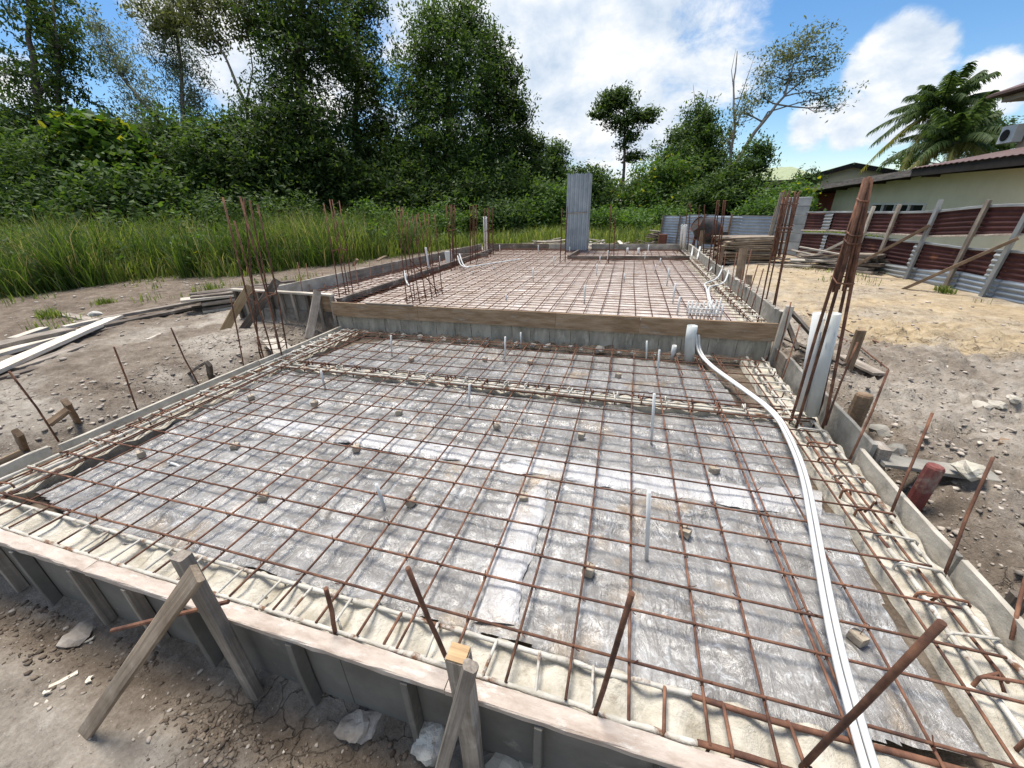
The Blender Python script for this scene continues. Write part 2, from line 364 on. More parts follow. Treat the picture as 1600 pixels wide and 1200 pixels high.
def ground_mat():
    m_ = bpy.data.materials.new('building_site_soil'); m_.use_nodes = True; nt = m_.node_tree; N = nt.nodes; L = nt.links
    bs = N['Principled BSDF']; bs.inputs['Roughness'].default_value = .95; bs.inputs['Specular IOR Level'].default_value = .15
    tc = N.new('ShaderNodeTexCoord')
    def noise(s, d=9, r=.6, dist=0):
        x = N.new('ShaderNodeTexNoise'); x.inputs['Scale'].default_value = s; x.inputs['Detail'].default_value = d; x.inputs['Roughness'].default_value = r; x.inputs['Distortion'].default_value = dist
        L.new(tc.outputs['Object'], x.inputs['Vector']); return x.outputs['Fac']
    def ramp(f, *st):
        x = N.new('ShaderNodeValToRGB'); L.new(f, x.inputs[0]); E = x.color_ramp.elements
        E[0].position = st[0][0]; E[0].color = (*st[0][1], 1); E[1].position = st[-1][0]; E[1].color = (*st[-1][1], 1)
        for p, c in st[1:-1]: e = E.new(p); e.color = (*c, 1)
        return x.outputs[0]
    def mix(f, a, b):
        x = N.new('ShaderNodeMix'); x.data_type = 'RGBA'; L.new(f, x.inputs[0]); L.new(a, x.inputs[6]); L.new(b, x.inputs[7]); return x.outputs[2]
    def attr(n_):
        x = N.new('ShaderNodeAttribute'); x.attribute_name = n_; return x.outputs['Fac']
    big = noise(.9, 10, .62, .3); mid = noise(4.5, 10, .68, .2); fin = noise(22, 8, .7)
    ad = N.new('ShaderNodeMath'); ad.operation = 'MULTIPLY_ADD'; L.new(fin, ad.inputs[0]); ad.inputs[1].default_value = .35
    a2 = N.new('ShaderNodeMath'); a2.operation = 'MULTIPLY'; L.new(mid, a2.inputs[0]); a2.inputs[1].default_value = .65; L.new(a2.outputs[0], ad.inputs[2])
    vf = noise(75, 6, .75)
    a3 = N.new('ShaderNodeMath'); a3.operation = 'MULTIPLY_ADD'; L.new(vf, a3.inputs[0]); a3.inputs[1].default_value = .34
    a4 = N.new('ShaderNodeMath'); a4.operation = 'ADD'; L.new(ad.outputs[0], a4.inputs[0]); a4.inputs[1].default_value = -.17; L.new(a4.outputs[0], a3.inputs[2])
    f = a3.outputs[0]
    clay = ramp(f, (.32, (.125, .10, .078)), (.42, (.255, .22, .182)), (.54, (.36, .32, .27)), (.68, (.50, .455, .395)))
    brown = ramp(f, (.34, (.075, .055, .04)), (.5, (.155, .12, .09)), (.66, (.26, .215, .17)))
    sand = ramp(f, (.34, (.25, .19, .12)), (.5, (.43, .335, .21)), (.66, (.56, .46, .32)))
    veg = ramp(f, (.36, (.035, .045, .018)), (.62, (.10, .10, .05)))
    c = mix(attr('brown'), clay, brown); c = mix(attr('sand'), c, sand); c = mix(attr('veg'), c, veg)
    # dried-mud cracks
    vo = N.new('ShaderNodeTexVoronoi'); vo.feature = 'DISTANCE_TO_EDGE'; vo.inputs['Scale'].default_value = 7.5; vo.inputs['Randomness'].default_value = 1
    wv = N.new('ShaderNodeVectorMath'); wv.operation = 'ADD'; L.new(tc.outputs['Object'], wv.inputs[0])
    cn = N.new('ShaderNodeTexNoise'); cn.inputs['Scale'].default_value = 9; cn.inputs['Detail'].default_value = 5; L.new(tc.outputs['Object'], cn.inputs['Vector'])
    vs = N.new('ShaderNodeVectorMath'); vs.operation = 'SCALE'; vs.inputs['Scale'].default_value = .16; L.new(cn.outputs['Color'], vs.inputs[0]); L.new(vs.outputs[0], wv.inputs[1]); L.new(wv.outputs[0], vo.inputs['Vector'])
    mr = N.new('ShaderNodeMapRange'); mr.inputs[1].default_value = .0; mr.inputs[2].default_value = .03; L.new(vo.outputs['Distance'], mr.inputs[0])
    ck = N.new('ShaderNodeMapRange'); ck.inputs[1].default_value = .52; ck.inputs[2].default_value = .60; L.new(big, ck.inputs[0])
    inv = N.new('ShaderNodeMath'); inv.operation = 'SUBTRACT'; inv.inputs[0].default_value = 1; L.new(mr.outputs[0], inv.inputs[1])
    ckm = N.new('ShaderNodeMath'); ckm.operation = 'MULTIPLY'; L.new(inv.outputs[0], ckm.inputs[0]); L.new(ck.outputs[0], ckm.inputs[1])
    dk = N.new('ShaderNodeMix'); dk.data_type = 'RGBA'; dk.blend_type = 'MULTIPLY'
    h = N.new('ShaderNodeMath'); h.operation = 'MULTIPLY'; L.new(ckm.outputs[0], h.inputs[0]); h.inputs[1].default_value = .38
    L.new(h.outputs[0], dk.inputs[0]); L.new(c, dk.inputs[6]); dk.inputs[7].default_value = (.25, .22, .2, 1); c = dk.outputs[2]
    L.new(c, bs.inputs['Base Color'])
    hh = N.new('ShaderNodeMath'); hh.operation = 'SUBTRACT'; L.new(f, hh.inputs[0]); L.new(h.outputs[0], hh.inputs[1])
    bp = N.new('ShaderNodeBump'); bp.inputs['Strength'].default_value = .9; bp.inputs['Distance'].default_value = .05; L.new(hh.outputs[0], bp.inputs['Height']); L.new(bp.outputs[0], bs.inputs['Normal'])
    return m_


def poly_mat(name, a, b, hi, lo=.5, amt=1.0):
    m_ = bpy.data.materials.new(name); m_.use_nodes = True; nt = m_.node_tree; N = nt.nodes; L = nt.links
    bs = N['Principled BSDF']; bs.inputs['Coat Weight'].default_value = .5; bs.inputs['Coat Roughness'].default_value = .16; bs.inputs['Coat IOR'].default_value = 1.5; bs.inputs['Roughness'].default_value = .3; bs.inputs['Specular IOR Level'].default_value = .5
    tc = N.new('ShaderNodeTexCoord'); mp = N.new('ShaderNodeMapping'); L.new(tc.outputs['Object'], mp.inputs[0])
    def noise(s, d, r, dist=0, st=None):
        q = mp.outputs[0]
        if st:
            m2 = N.new('ShaderNodeMapping'); m2.inputs['Scale'].default_value = st; m2.inputs['Rotation'].default_value = (0, 0, .35); L.new(tc.outputs['Object'], m2.inputs[0]); q = m2.outputs[0]
        x = N.new('ShaderNodeTexNoise'); x.inputs['Scale'].default_value = s; x.inputs['Detail'].default_value = d; x.inputs['Roughness'].default_value = r; x.inputs['Distortion'].default_value = dist
        L.new(q, x.inputs['Vector']); return x.outputs['Fac']
    def mr(f, a_, b_, c_=0, d_=1):
        x = N.new('ShaderNodeMapRange'); x.inputs[1].default_value = a_; x.inputs[2].default_value = b_; x.inputs[3].default_value = c_; x.inputs[4].default_value = d_; L.new(f, x.inputs[0]); return x.outputs[0]
    def mix(f, a_, b_):
        x = N.new('ShaderNodeMix'); x.data_type = 'RGBA'; L.new(f, x.inputs[0])
        for i, v in ((6, a_), (7, b_)):
            if isinstance(v, tuple): x.inputs[i].default_value = (*v, 1)
            else: L.new(v, x.inputs[i])
        return x.outputs[2]
    def mul(p, q):
        x = N.new('ShaderNodeMath'); x.operation = 'MULTIPLY'
        for i, v in enumerate((p, q)):
            if isinstance(v, float): x.inputs[i].default_value = v
            else: L.new(v, x.inputs[i])
        return x.outputs[0]
    c = mix(mr(noise(3.2, 9, .62, .5), .36, .64), a, b)
    c = mix(mul(mr(noise(2.4, 6, .6), .56, .70), .55), c, (.34, .235, .12))       # clay seen through the film
    spk = mul(mr(noise(26, 8, .72, .8), .52, .66), mr(noise(1.9, 6, .6), lo - .10, lo + .12))
    strk = mul(mr(noise(11, 8, .65, 1.6, (1, .22, 1)), .54, .66), mr(noise(1.3, 5, .6), lo - .08, lo + .14))
    c = mix(mul(spk, .5 * amt), c, hi); c = mix(mul(strk, .2 * amt), c, hi)  # whitish condensation patches, plus glints painted into the film colour
    L.new(c, bs.inputs['Base Color'])
    w1 = noise(7, 8, .6, 2.2, (1, .3, 1)); w2 = noise(30, 6, .6, 1.2)
    ad = N.new('ShaderNodeMath'); ad.operation = 'MULTIPLY_ADD'; L.new(w2, ad.inputs[0]); ad.inputs[1].default_value = .3; L.new(w1, ad.inputs[2])
    bp = N.new('ShaderNodeBump'); bp.inputs['Strength'].default_value = .8; bp.inputs['Distance'].default_value = .035; L.new(ad.outputs[0], bp.inputs['Height']); L.new(bp.outputs[0], bs.inputs['Normal'])
    b2 = N.new('ShaderNodeBump'); b2.inputs['Strength'].default_value = .45; b2.inputs['Distance'].default_value = .03; L.new(ad.outputs[0], b2.inputs['Height']); L.new(b2.outputs[0], bs.inputs['Coat Normal'])
    return m_


SOIL = ground_mat()
POLY = poly_mat('polythene_sheet', (.145, .135, .123), (.275, .265, .252), (.72, .74, .76), .45)
POLYW = poly_mat('doubled_polythene', (.33, .315, .305), (.50, .495, .49), (.70, .71, .74), .46)
POLYR = poly_mat('pale_polythene', (.50, .40, .33), (.70, .62, .55), (.82, .80, .78), .45)

# ------------------------------------------------------------------ ground: one sheet to the horizon
FX0, FX1, FY0, FY1 = -3.76, 1.53, .79, 4.44
RX0, RX1, RY1 = -5.2, 1.56, 12.0


def leftedge(y): return RX0 + (y - 4.6) * .105


def ghc(x, y, fine=True):
    x = np.asarray(x, float); y = np.asarray(y, float)
    d = np.hypot(x + 1, y - 4)
    z = 0.02 * fbm(x * .35, y * .35, 3, 5) + .0 * d
    # front strip is lower
    tl = 1 - sstep(.15, 1.6, y + .25 * np.maximum(0, -3.4 - x) - .1); tf = 1 - sstep(.76, .80, y); k_ = sstep(-4.3, -3.8, x)
    z = z - .43 * (tl * (1 - k_) + tf * k_) * (1 - sstep(1.7, 2.6, x)) - .05 * np.exp(-((y - .56) / .11) ** 2) * k_ * (x < 1.8)
    # trench along the left form, bank beyond
    le = np.exp(-((x + 4.0) / .28) ** 2) * sstep(.2, .9, y) * (1 - sstep(4.0, 4.7, y)); z = z - .26 * le
    z = z - .10 * sstep(-4.9, -4.2, x) * (x < -3.5) * sstep(.2, 1, y) * (1 - sstep(4.2, 4.8, y))
    ri = np.exp(-((x - 1.68) / .2) ** 2) * sstep(-.5, .5, y) * (1 - sstep(11, 12, y)); z = z - .20 * ri
    z = z - .07 * (1 - sstep(2.0, 3.2, x)) * (x > 1.5)
    if fine:
        w = 1 - sstep(9, 16, d)
        rough = .45 + .9 * sstep(1.6, 1.9, x) * (1 - sstep(3.6, 4.8, x)) * (1 - sstep(5.5, 7, y)) + .5 * (x < -3.7) * (1 - sstep(4.5, 6, y))
        z = z + w * rough * (.055 * fbm(x * 2.1, y * 2.1, 5, 21) + (.05 + .05 * (x > 1.6)) * np.abs(fbm(x * 6.5, y * 6.5, 4, 31)) + (.022 + .03 * (x > 1.6)) * np.abs(fbm(x * 15, y * 15, 2, 36)))
    z = z + .5 * sstep(14, 40, -x) + .3 * sstep(24, 60, y)
    return z


def ghf(x, y, fine=True):
    x = np.asarray(x, float); y = np.asarray(y, float); z = ghc(x, y, fine)
    z = np.where((x > FX0) & (x < FX1) & (y > FY0) & (y < FY1), -.115 + .03 * fbm(x * 4, y * 4, 3, 3), z)
    z = np.where((x > leftedge(y)) & (x < RX1) & (y >= FY1) & (y < RY1), .20 + .02 * fbm(x * 4, y * 4, 3, 4), z)
    return z


def gz(x, y): return float(ghf(np.array([x]), np.array([y]))[0])


def axis(lo, hi, step, a, b):
    mid = np.arange(lo, hi + 1e-6, step); out = [mid]; s = step; p = hi; up = []
    while p < b: s *= 1.09; p += s; up.append(p)
    s = step; p = lo; dn = []
    while p > a: s *= 1.09; p -= s; dn.append(p)
    return np.concatenate([np.array(dn[::-1]), mid, np.array(up)])


GRASS_EDGE = [(-60, -6), (-14.5, 3.4), (-12.0, 4.6), (-12.6, 5.5), (-12.6, 6.8), (-11.8, 8.1), (-10.3, 7.9), (-9.4, 8.6), (-8.6, 10.4), (-7.4, 13), (-6.6, 15.6), (-4.6, 17.5), (-2, 17.6), (1.3, 17.2), (3.5, 17.2), (5, 15), (7, 15), (60, 15)]


def edge_y(x):
    gx = np.array([p[0] for p in GRASS_EDGE]); gy = np.array([p[1] for p in GRASS_EDGE]); return np.interp(x, gx, gy)


def in_veg(x, y):
    e = edge_y(x); return sstep(-.9, .5, y - e + .8 * fbm(x * .8, y * .8, 3, 8))


def build_ground():
    X = axis(-6.5, 4, .032, -420, 420); Y = axis(-.9, 6.2, .032, -200, 420)
    xx, yy = np.meshgrid(X, Y); x = xx.ravel(); y = yy.ravel(); z = ghf(x, y)
    h, w = xx.shape; i = np.arange(h * w).reshape(h, w)
    q = np.stack([i[:-1, :-1], i[:-1, 1:], i[1:, 1:], i[1:, :-1]], -1).reshape(-1, 4)
    n1 = fbm(x * .55, y * .55, 4, 41); n2 = fbm(x * 1.4, y * 1.4, 4, 51)
    sand = sstep(-.05, .25, n1 * .8 + sstep(2.0, 3.0, x) * sstep(4.4, 6.3, y + .35 * (x - 2)) * 1.1 - .35) * (x > 1.7) * (1 - sstep(12, 14, y) * .8) * (.72 + .55 * n2 + .5 * fbm(x * 4, y * 4, 4, 57))
    sand = np.clip(sand, 0, 1)
    br = sstep(.0, .3, n2 * .7 + n1 * .3 + .1)
    br = np.maximum(br * .75, np.exp(-((x + 4.0) / .38) ** 2) * (y > .2) * (y < 4.8)); br = np.maximum(br, np.exp(-((x - 1.75) / .3) ** 2) * (y < 8) * .6)
    br = br * (1 - .45 * (y < .45)) * (1 - .35 * (x > 2.0))
    br = np.maximum(br, np.exp(-((y - .52) / .16) ** 2) * (x < 2) * (x > -4) * .9)
    br = np.where((x > FX0) & (x < RX1) & (y > FY0) & (y < RY1), .9, br)
    br = np.maximum(br, sstep(5.6, 7.4, -x + .8 * n2) * .92 * (y < 14))
    o = mesh_np('ground', np.stack([x, y, z], -1), q, None, SOIL, None, True, None, {'sand': sand, 'brown': np.clip(br, 0, 1), 'veg': in_veg(x, y)})
    tag(o, kind='structure')
build_ground()


def ico_rock(c, s, seed, sub=1, flat=.7):
    r = random.Random(seed); g = (1 + 5 ** .5) / 2
    vs = [Vector(v).normalized() for v in [(-1, g, 0), (1, g, 0), (-1, -g, 0), (1, -g, 0), (0, -1, g), (0, 1, g), (0, -1, -g), (0, 1, -g), (g, 0, -1), (g, 0, 1), (-g, 0, -1), (-g, 0, 1)]]
    fs = [(0, 11, 5), (0, 5, 1), (0, 1, 7), (0, 7, 10), (0, 10, 11), (1, 5, 9), (5, 11, 4), (11, 10, 2), (10, 7, 6), (7, 1, 8), (3, 9, 4), (3, 4, 2), (3, 2, 6), (3, 6, 8), (3, 8, 9), (4, 9, 5), (2, 4, 11), (6, 2, 10), (8, 6, 7), (9, 8, 1)]
    for _ in range(sub):
        nf = []; mp = {}
        def mid(a, b):
            k = (min(a, b), max(a, b))
            if k not in mp: mp[k] = len(vs); vs.append(((vs[a] + vs[b]) / 2).normalized())
            return mp[k]
        for a, b, c_ in fs:
            ab, bc, ca = mid(a, b), mid(b, c_), mid(c_, a); nf += [(a, ab, ca), (b, bc, ab), (c_, ca, bc), (ab, bc, ca)]
        fs = nf
    sx, sy, sz = s * r.uniform(.7, 1.25), s * r.uniform(.7, 1.25), s * flat * r.uniform(.7, 1.2); a = r.uniform(0, 6.3); ca, sa = math.cos(a), math.sin(a)
    out = []
    ph = [r.uniform(0, 6) for _ in range(6)]
    for v in vs:
        k = 1 + .22 * math.sin(3.1 * v.x + ph[0]) * math.sin(2.7 * v.y + ph[1]) + .16 * math.sin(5.2 * v.z + ph[2] + 4 * v.x) + r.uniform(-.09, .09)
        x, y, z = v.x * sx * k, v.y * sy * k, v.z * sz * k
        out.append((c[0] + x * ca - y * sa, c[1] + x * sa + y * ca, c[2] + z))
    return out, fs


def scatter_rocks(name, n, region, smin, smax, m_, seed, power=2.2):
    r = np.random.default_rng(seed); V0 = []; protos = [ico_rock((0, 0, 0), 1, seed * 31 + k, 0) for k in range(12)]
    Vs = []; Ts = []; b = 0; k = 0
    P0 = [(np.array(p[0]) * (1, 1, .7) * np.random.default_rng(seed + 5 + i).uniform(.75, 1.3, (12, 1)), np.array(p[1])) for i, p in enumerate(protos)]
    while k < n:
        x, y = region(r)
        if x is None: continue
        s = smin + (smax - smin) * r.random() ** power * 1.0
        v, f = P0[r.integers(12)]; a = r.random() * 6.28; ca, sa = math.cos(a), math.sin(a)
        z = gz(x, y) + s * .18
        vv = np.stack([v[:, 0] * ca - v[:, 1] * sa, v[:, 0] * sa + v[:, 1] * ca, v[:, 2]], -1) * s + (x, y, z)
        Vs.append(vv); Ts.append(f + b); b += len(v); k += 1
    o = mesh_np(name, np.concatenate(Vs), None, np.concatenate(Ts), m_)
    return tag(o, kind='stuff')


STONE = mat('soil_clods', (.22, .185, .15), (.46, .41, .35), (.34, .295, .25), scale=9, rough=.97, bump=.6, bscale=40, isl=.38)


def reg_right(r):
    x = 1.62 + abs(r.normal(0, 1.0)); y = r.uniform(-.3, 6.8)
    if x > 5 or (y > 4.6 and r.random() < .6): return None, None
    return x, y
def reg_left(r):
    x = -3.85 - abs(r.normal(0, .75)); y = r.uniform(.2, 5.4)
    if x > -3.82 or (y > 4.4 and x > -5.8): return None, None
    return x, y
def reg_front(r):
    x = r.uniform(-4.2, .6); y = .62 - abs(r.normal(0, .38))
    return x, y
scatter_rocks('soil_clods', 8000, reg_right, .004, .022, STONE, 3, 6)
scatter_rocks('soil_clods', 3200, reg_left, .005, .026, STONE, 4, 6)
scatter_rocks('soil_clods', 1100, reg_front, .003, .013, STONE, 5, 5)
MOIST = mat('moist_brown_clods', (.07, .052, .038), (.20, .165, .13), (.13, .10, .076), scale=12, rough=.97, bump=.6, bscale=45, isl=.35)
def reg_trench(r):
    c_ = ((-2.6, .42), (-2.1, .47), (-1.55, .40), (-1.35, .33), (-.95, .38), (-.75, .45), (-.5, .36), (-2.9, .5))[r.integers(8)]
    return c_[0] + r.normal(0, .12), min(.62, c_[1] + .08 + r.normal(0, .06))
scatter_rocks('moist_clods', 1500, reg_trench, .003, .015, MOIST, 15, 3)
scatter_rocks('soil_clods', 500, lambda r: (r.uniform(1.9, 5), r.uniform(5, 13)), .006, .03, STONE, 6, 4)
scatter_rocks('soil_clods', 900, lambda r: (r.uniform(-12, -5.9), r.uniform(1.5, 8)), .006, .04, STONE, 8, 5)

# ------------------------------------------------------------------ plastic sheets on the bed
def inside(px, py, poly):
    n = len(poly); r = np.zeros(px.shape, bool); j = n - 1
    for i in range(n):
        xi, yi = poly[i][:2]; xj, yj = poly[j][:2]
        c = ((yi > py) != (yj > py)) & (px < (xj - xi) * (py - yi) / (yj - yi + 1e-12) + xi); r ^= c; j = i
    return r


def poly_sheet(name, outline, z, m_, step=.025, amp=.012, seed=1, rag=.02, parent=None, loc=None):
    xs = [p[0] for p in outline]; ys = [p[1] for p in outline]
    X = np.arange(min(xs) - .05, max(xs) + .05, step); Y = np.arange(min(ys) - .05, max(ys) + .05, step)
    xx, yy = np.meshgrid(X, Y); x = xx.ravel(); y = yy.ravel()
    wx = x + rag * 2 * fbm(x * 3, y * 3, 3, seed + 60); wy = y + rag * 2 * fbm(x * 3 + 9, y * 3, 3, seed + 70)
    ok = inside(wx, wy, outline).reshape(xx.shape)
    h = 1 - np.abs(fbm(x * 2.3 + y * 1.1, y * 5 - x * .8, 4, seed)) * 2.2
    zz = z + amp * (h - .6) + amp * .8 * fbm(x * 9, y * 9, 3, seed + 5)
    i = np.arange(x.size).reshape(xx.shape)
    q = np.stack([i[:-1, :-1], i[:-1, 1:], i[1:, 1:], i[1:, :-1]], -1).reshape(-1, 4)
    k = (ok[:-1, :-1] & ok[:-1, 1:] & ok[1:, 1:] & ok[1:, :-1]).ravel(); q = q[k]
    u, inv = np.unique(q, return_inverse=True); V = np.stack([x, y, zz], -1)[u]
    return mesh_np(name, V, inv.reshape(-1, 4), None, m_, parent, True, loc)


ZS = -.06
front_poly = [(-3.421,0.979,-0.06), (-2.74,0.867,-0.06), (-2.124,0.845,-0.06), (-1.486,0.893,-0.06), (-0.982,0.878,-0.06), (-0.507,0.892,-0.06), (-0.216,0.901,-0.06), (0.187,0.869,-0.06), (0.586,0.864,-0.06), (0.911,0.895,-0.06), (1.212,0.965,-0.06), (1.187,1.133,-0.06), (1.193,1.407,-0.06), (1.192,1.643,-0.06), (1.274,2.045,-0.06), (1.185,2.047,-0.06), (1.189,2.737,-0.06), (1.198,3.064,-0.06), (0.218,3.08,-0.06), (-0.891,2.99,-0.06), (-1.968,3.054,-0.06), (-3.343,3.116,-0.06), (-3.638,2.973,-0.06), (-3.524,2.228,-0.06), (-3.372,1.736,-0.06)]
sheet1 = thing('plastic_sheet', 'large wrinkled clear plastic sheet on the bed of the front slab', 'plastic sheet', (-1, 2, ZS))
poly_sheet('film', front_poly, ZS, POLY, .0125, .02, seed=3, parent=sheet1)
def film_strip(A, Bq, z, seed, parent, m_):
    """second layer of film between two edge lines, gently rumpled and torn at its borders"""
    A = np.array(A); Bq = np.array(Bq); n, k = 260, 22; t = np.linspace(0, 1, n)
    def along(Q):
        d = np.concatenate([[0], np.cumsum(np.hypot(*np.diff(Q[:, :2], axis=0).T))]); d /= d[-1]; return np.stack([np.interp(t, d, Q[:, 0]), np.interp(t, d, Q[:, 1])], -1)
    a_, b_ = along(A), along(Bq); u = np.linspace(0, 1, k)[None, :, None]
    g = a_[:, None, :] * (1 - u) + b_[:, None, :] * u
    x, y = g[..., 0].ravel(), g[..., 1].ravel(); e = np.broadcast_to((np.abs(u - .5) * 2) ** 6, (n, k, 1)).ravel()
    sd = np.broadcast_to(np.sign(u - .5), (n, k, 1)).ravel(); nx = np.broadcast_to((b_ - a_)[:, None, :], (n, k, 2)).reshape(-1, 2); nx = nx / (np.linalg.norm(nx, axis=1)[:, None] + 1e-9)
    w = e * (.035 * fbm(x * 5, y * 5, 4, seed) + .012 * fbm(x * 25, y * 25, 2, seed + 3)); x = x + nx[:, 0] * w; y = y + nx[:, 1] * w
    z = z + .014 * fbm(x * 6, y * 9, 4, seed + 7) + .006 * np.abs(fbm(x * 20, y * 20, 3, seed + 8)) - .016 * e
    i = np.arange(n * k).reshape(n, k); q = np.stack([i[:-1, :-1], i[:-1, 1:], i[1:, 1:], i[1:, :-1]], -1).reshape(-1, 4)
    return mesh_np('overlap_strip', np.stack([x, y, z], -1), q, None, m_, parent, True)
film_strip([(-2.698,1.947,-0.045), (-1.338,1.949,-0.045), (-0.459,1.925,-0.045), (0.2,1.927,-0.045), (0.811,1.948,-0.045), (1.141,1.979,-0.045)], [(-2.753,2.123,-0.045), (-1.448,2.143,-0.045), (-0.557,2.146,-0.045), (0.203,2.141,-0.045), (0.863,2.163,-0.045), (1.22,2.196,-0.045)], -.047, 13, sheet1, POLYW)
film_strip([(-0.385,1.867,-0.045), (-0.527,1.611,-0.045), (-0.495,1.217,-0.045), (-0.48,0.93,-0.045)], [(-0.342,1.955,-0.045), (-0.295,1.619,-0.045), (-0.318,1.264,-0.045), (-0.298,0.966,-0.045)], -.044, 17, sheet1, POLYW)
sheet2 = poly_sheet('plastic_sheet', [(-3.293,3.868,-0.06), (-3.46, 3.3), (-3.3, 3.16), (-1, 3.155), (.5, 3.15), (.95, 3.17), (1.02, 3.3), (0.956,3.912,-0.06), (0.806,4.101,-0.06), (0.233,4.2,-0.06), (-1.237,4.198,-0.06), (-2.855,4.28,-0.06)], ZS, POLY, .025, .012, 23, .02, None, (-1, 3.7, ZS))
tag(sheet2, 'narrow clear plastic sheet between the middle beam and the step wall', 'plastic sheet')
sheet3 = poly_sheet('plastic_sheet', [(-3.75, 4.5), (1.28, 4.5), (1.28, 11.9), (-3.75, 11.9)], .275, POLYR, .05, .014, 33, .01, None, (-1, 8, .275))
tag(sheet3, 'pale pinkish plastic sheet under the mesh of the raised rear slab', 'plastic sheet')
sheet4 = poly_sheet('plastic_sheet', [(-5.0, 4.55), (-3.92, 4.55), (-3.92, 11.9), (-4.35, 11.9)], .255, POLYR, .05, .012, 43, .01, None, (-4.5, 8, .25))
tag(sheet4, 'pale plastic sheet in the strip left of the dark timber edge', 'plastic sheet')

# ------------------------------------------------------------------ beams with their cages
def wavy_box(x0, x1, y0, y1, z0, z1, seed, along, parent, name='mortar_bed', m_=CREAM, rib=.2):
    L_ = (x1 - x0) if along == 'x' else (y1 - y0); n = max(8, int(L_ / .025)); mcol = 9
    t = np.linspace(0, 1, n); s = np.linspace(0, 1, mcol); tt, ss = np.meshgrid(t, s, indexing='ij')
    if along == 'x': x = x0 + tt * (x1 - x0); y = y0 + ss * (y1 - y0)
    else: y = y0 + tt * (y1 - y0); x = x0 + ss * (x1 - x0)
    d = tt * L_
    e = .012 * fbm(x * 9, y * 9, 3, seed + 9) * ((ss < .01) | (ss > .99))
    z = z1 + .028 * fbm(x * 7, y * 7, 4, seed) + .014 * np.cos(d / rib * 2 * np.pi) - .02 * np.sin(ss * np.pi)
    if along == 'x': y = y + e
    else: x = x + e
    top = np.stack([x, y, z], -1).reshape(-1, 3); bot = top.copy(); bot[:, 2] = z0
    i = np.arange(n * mcol).reshape(n, mcol)
    q = [np.stack([i[:-1, :-1], i[:-1, 1:], i[1:, 1:], i[1:, :-1]], -1).reshape(-1, 4)]
    if along == 'x': q[0] = q[0][:, ::-1]
    N_ = n * mcol
    for a in (i[:, 0], i[:, -1], i[0, :], i[-1, :]): q.append(np.stack([a[:-1], a[1:], a[1:] + N_, a[:-1] + N_], -1))
    return mesh_np(name, np.concatenate([top, bot]), np.concatenate(q), None, m_, parent, True)


def wob(p0, p1, n, amp):
    p0 = Vector(p0); p1 = Vector(p1); ph = [U(0, 6.3) for _ in range(4)]
    out = []
    for i in range(n + 1):
        k = i / n; w = amp * (math.sin(k * 5 + ph[0]) + .6 * math.sin(k * 11 + ph[1])); w2 = amp * (math.sin(k * 6 + ph[2]) + .5 * math.sin(k * 13 + ph[3])) * .6
        d = (p1 - p0).normalized(); s = Vector((-d.y, d.x, 0))
        out.append(p0.lerp(p1, k) + s * w + Vector((0, 0, w2)))
    return out


def stirrup(mb, a, b, z0, z1, r, hook=True):
    # closed rectangular link across a beam from a to b (plan), between z0 and z1
    a = Vector((a[0], a[1], 0)); b = Vector((b[0], b[1], 0)); d = (b - a)
    pts = [a + Vector((0, 0, z0)), a + Vector((0, 0, z1 - .012)), a + d * .07 + Vector((0, 0, z1)), a + d * .93 + Vector((0, 0, z1 + U(-.004, .004))), b + Vector((0, 0, z1 - .012)), b + Vector((0, 0, z0))]
    mb.tube(pts, r, 5)
    if hook: mb.tube([a + Vector((0, 0, z1 - .012)), a + d * .25 + Vector((U(-.02, .02), U(-.02, .02), z1 + .004)), a + d * .38 + Vector((U(-.03, .03), U(-.03, .03), z1 - .03))], r, 5)


gb = thing('ground_beam', 'cream mortar beam with ladder-like cage along the front form', 'beam', (-1, .8, -.1))
wavy_box(-3.7, 1.5, .713, .885, -.4, -.038, 101, 'x', gb)
for yy_ in (.735, .868):
    for xa, xb, m_ in ((-3.7, -.05, COATED), (-.05, .35, COATED), (.35, 1.5, RUST)):
        MB().rough_tube(wob((xa, yy_, -.018), (xb, yy_, -.018), 16, .004), .0095 if m_ is COATED else .0098, 8, .18 if m_ is COATED else .05).build('longitudinal_bar', m_, gb, True)
x = -3.55
while x < 1.5:
    mb = MB(); xs = x + U(-.012, .012); stirrup(mb, (xs, .728), (xs + U(-.015, .015), .874), -.16, -.008, .0062, U(0, 1) < .25)
    mb.build('stirrup', COATED if (x < .25 and U(0, 1) < .93) else RUST, gb, True); x += U(.17, .24)
rb = thing('ground_beam', 'mortar beam with rusty and cement-coated cage beside the right form', 'beam', (1.38, 2.5, -.1))
wavy_box(1.26, 1.505, .89, 4.36, -.4, -.04, 111, 'y', rb)
for xx_, ms in ((1.315, (COATED, RUST, COATED)), (1.45, (COATED, COATED, COATED))):
    for (ya, yb), m_ in zip(((.75, 1.75), (1.75, 2.75), (2.75, 4.36)), ms):
        MB().rough_tube(wob((xx_, ya, -.012), (xx_, yb, -.012), 10, .005), .010 if m_ is COATED else .007, 8, .2 if m_ is COATED else .04).build('longitudinal_bar', m_, rb, True)
MB().tube(wob((1.385, 1.2, -.03), (1.37, 4.3, -.035), 12, .012), .006, 6).build('longitudinal_bar', RUST, rb, True)
MB().tube(wob((1.235, .85, -.02), (1.25, 4.2, -.02), 14, .008), .0055, 6).build('longitudinal_bar', RUST, rb, True)
y = 1.0
while y < 4.35:
    mb = MB(); stirrup(mb, (1.30, y), (1.465, y + U(-.02, .02)), -.16, .004, .0065, U(0, 1) < .6)
    mb.build('stirrup', COATED if (U(0, 1) < .45 or y > 3.1) else RUST, rb, True); y += U(.13, .19)
lb = thing('ground_beam', 'mortar beam with messy cement-coated bars beside the left form', 'beam', (-3.6, 2.5, -.1))
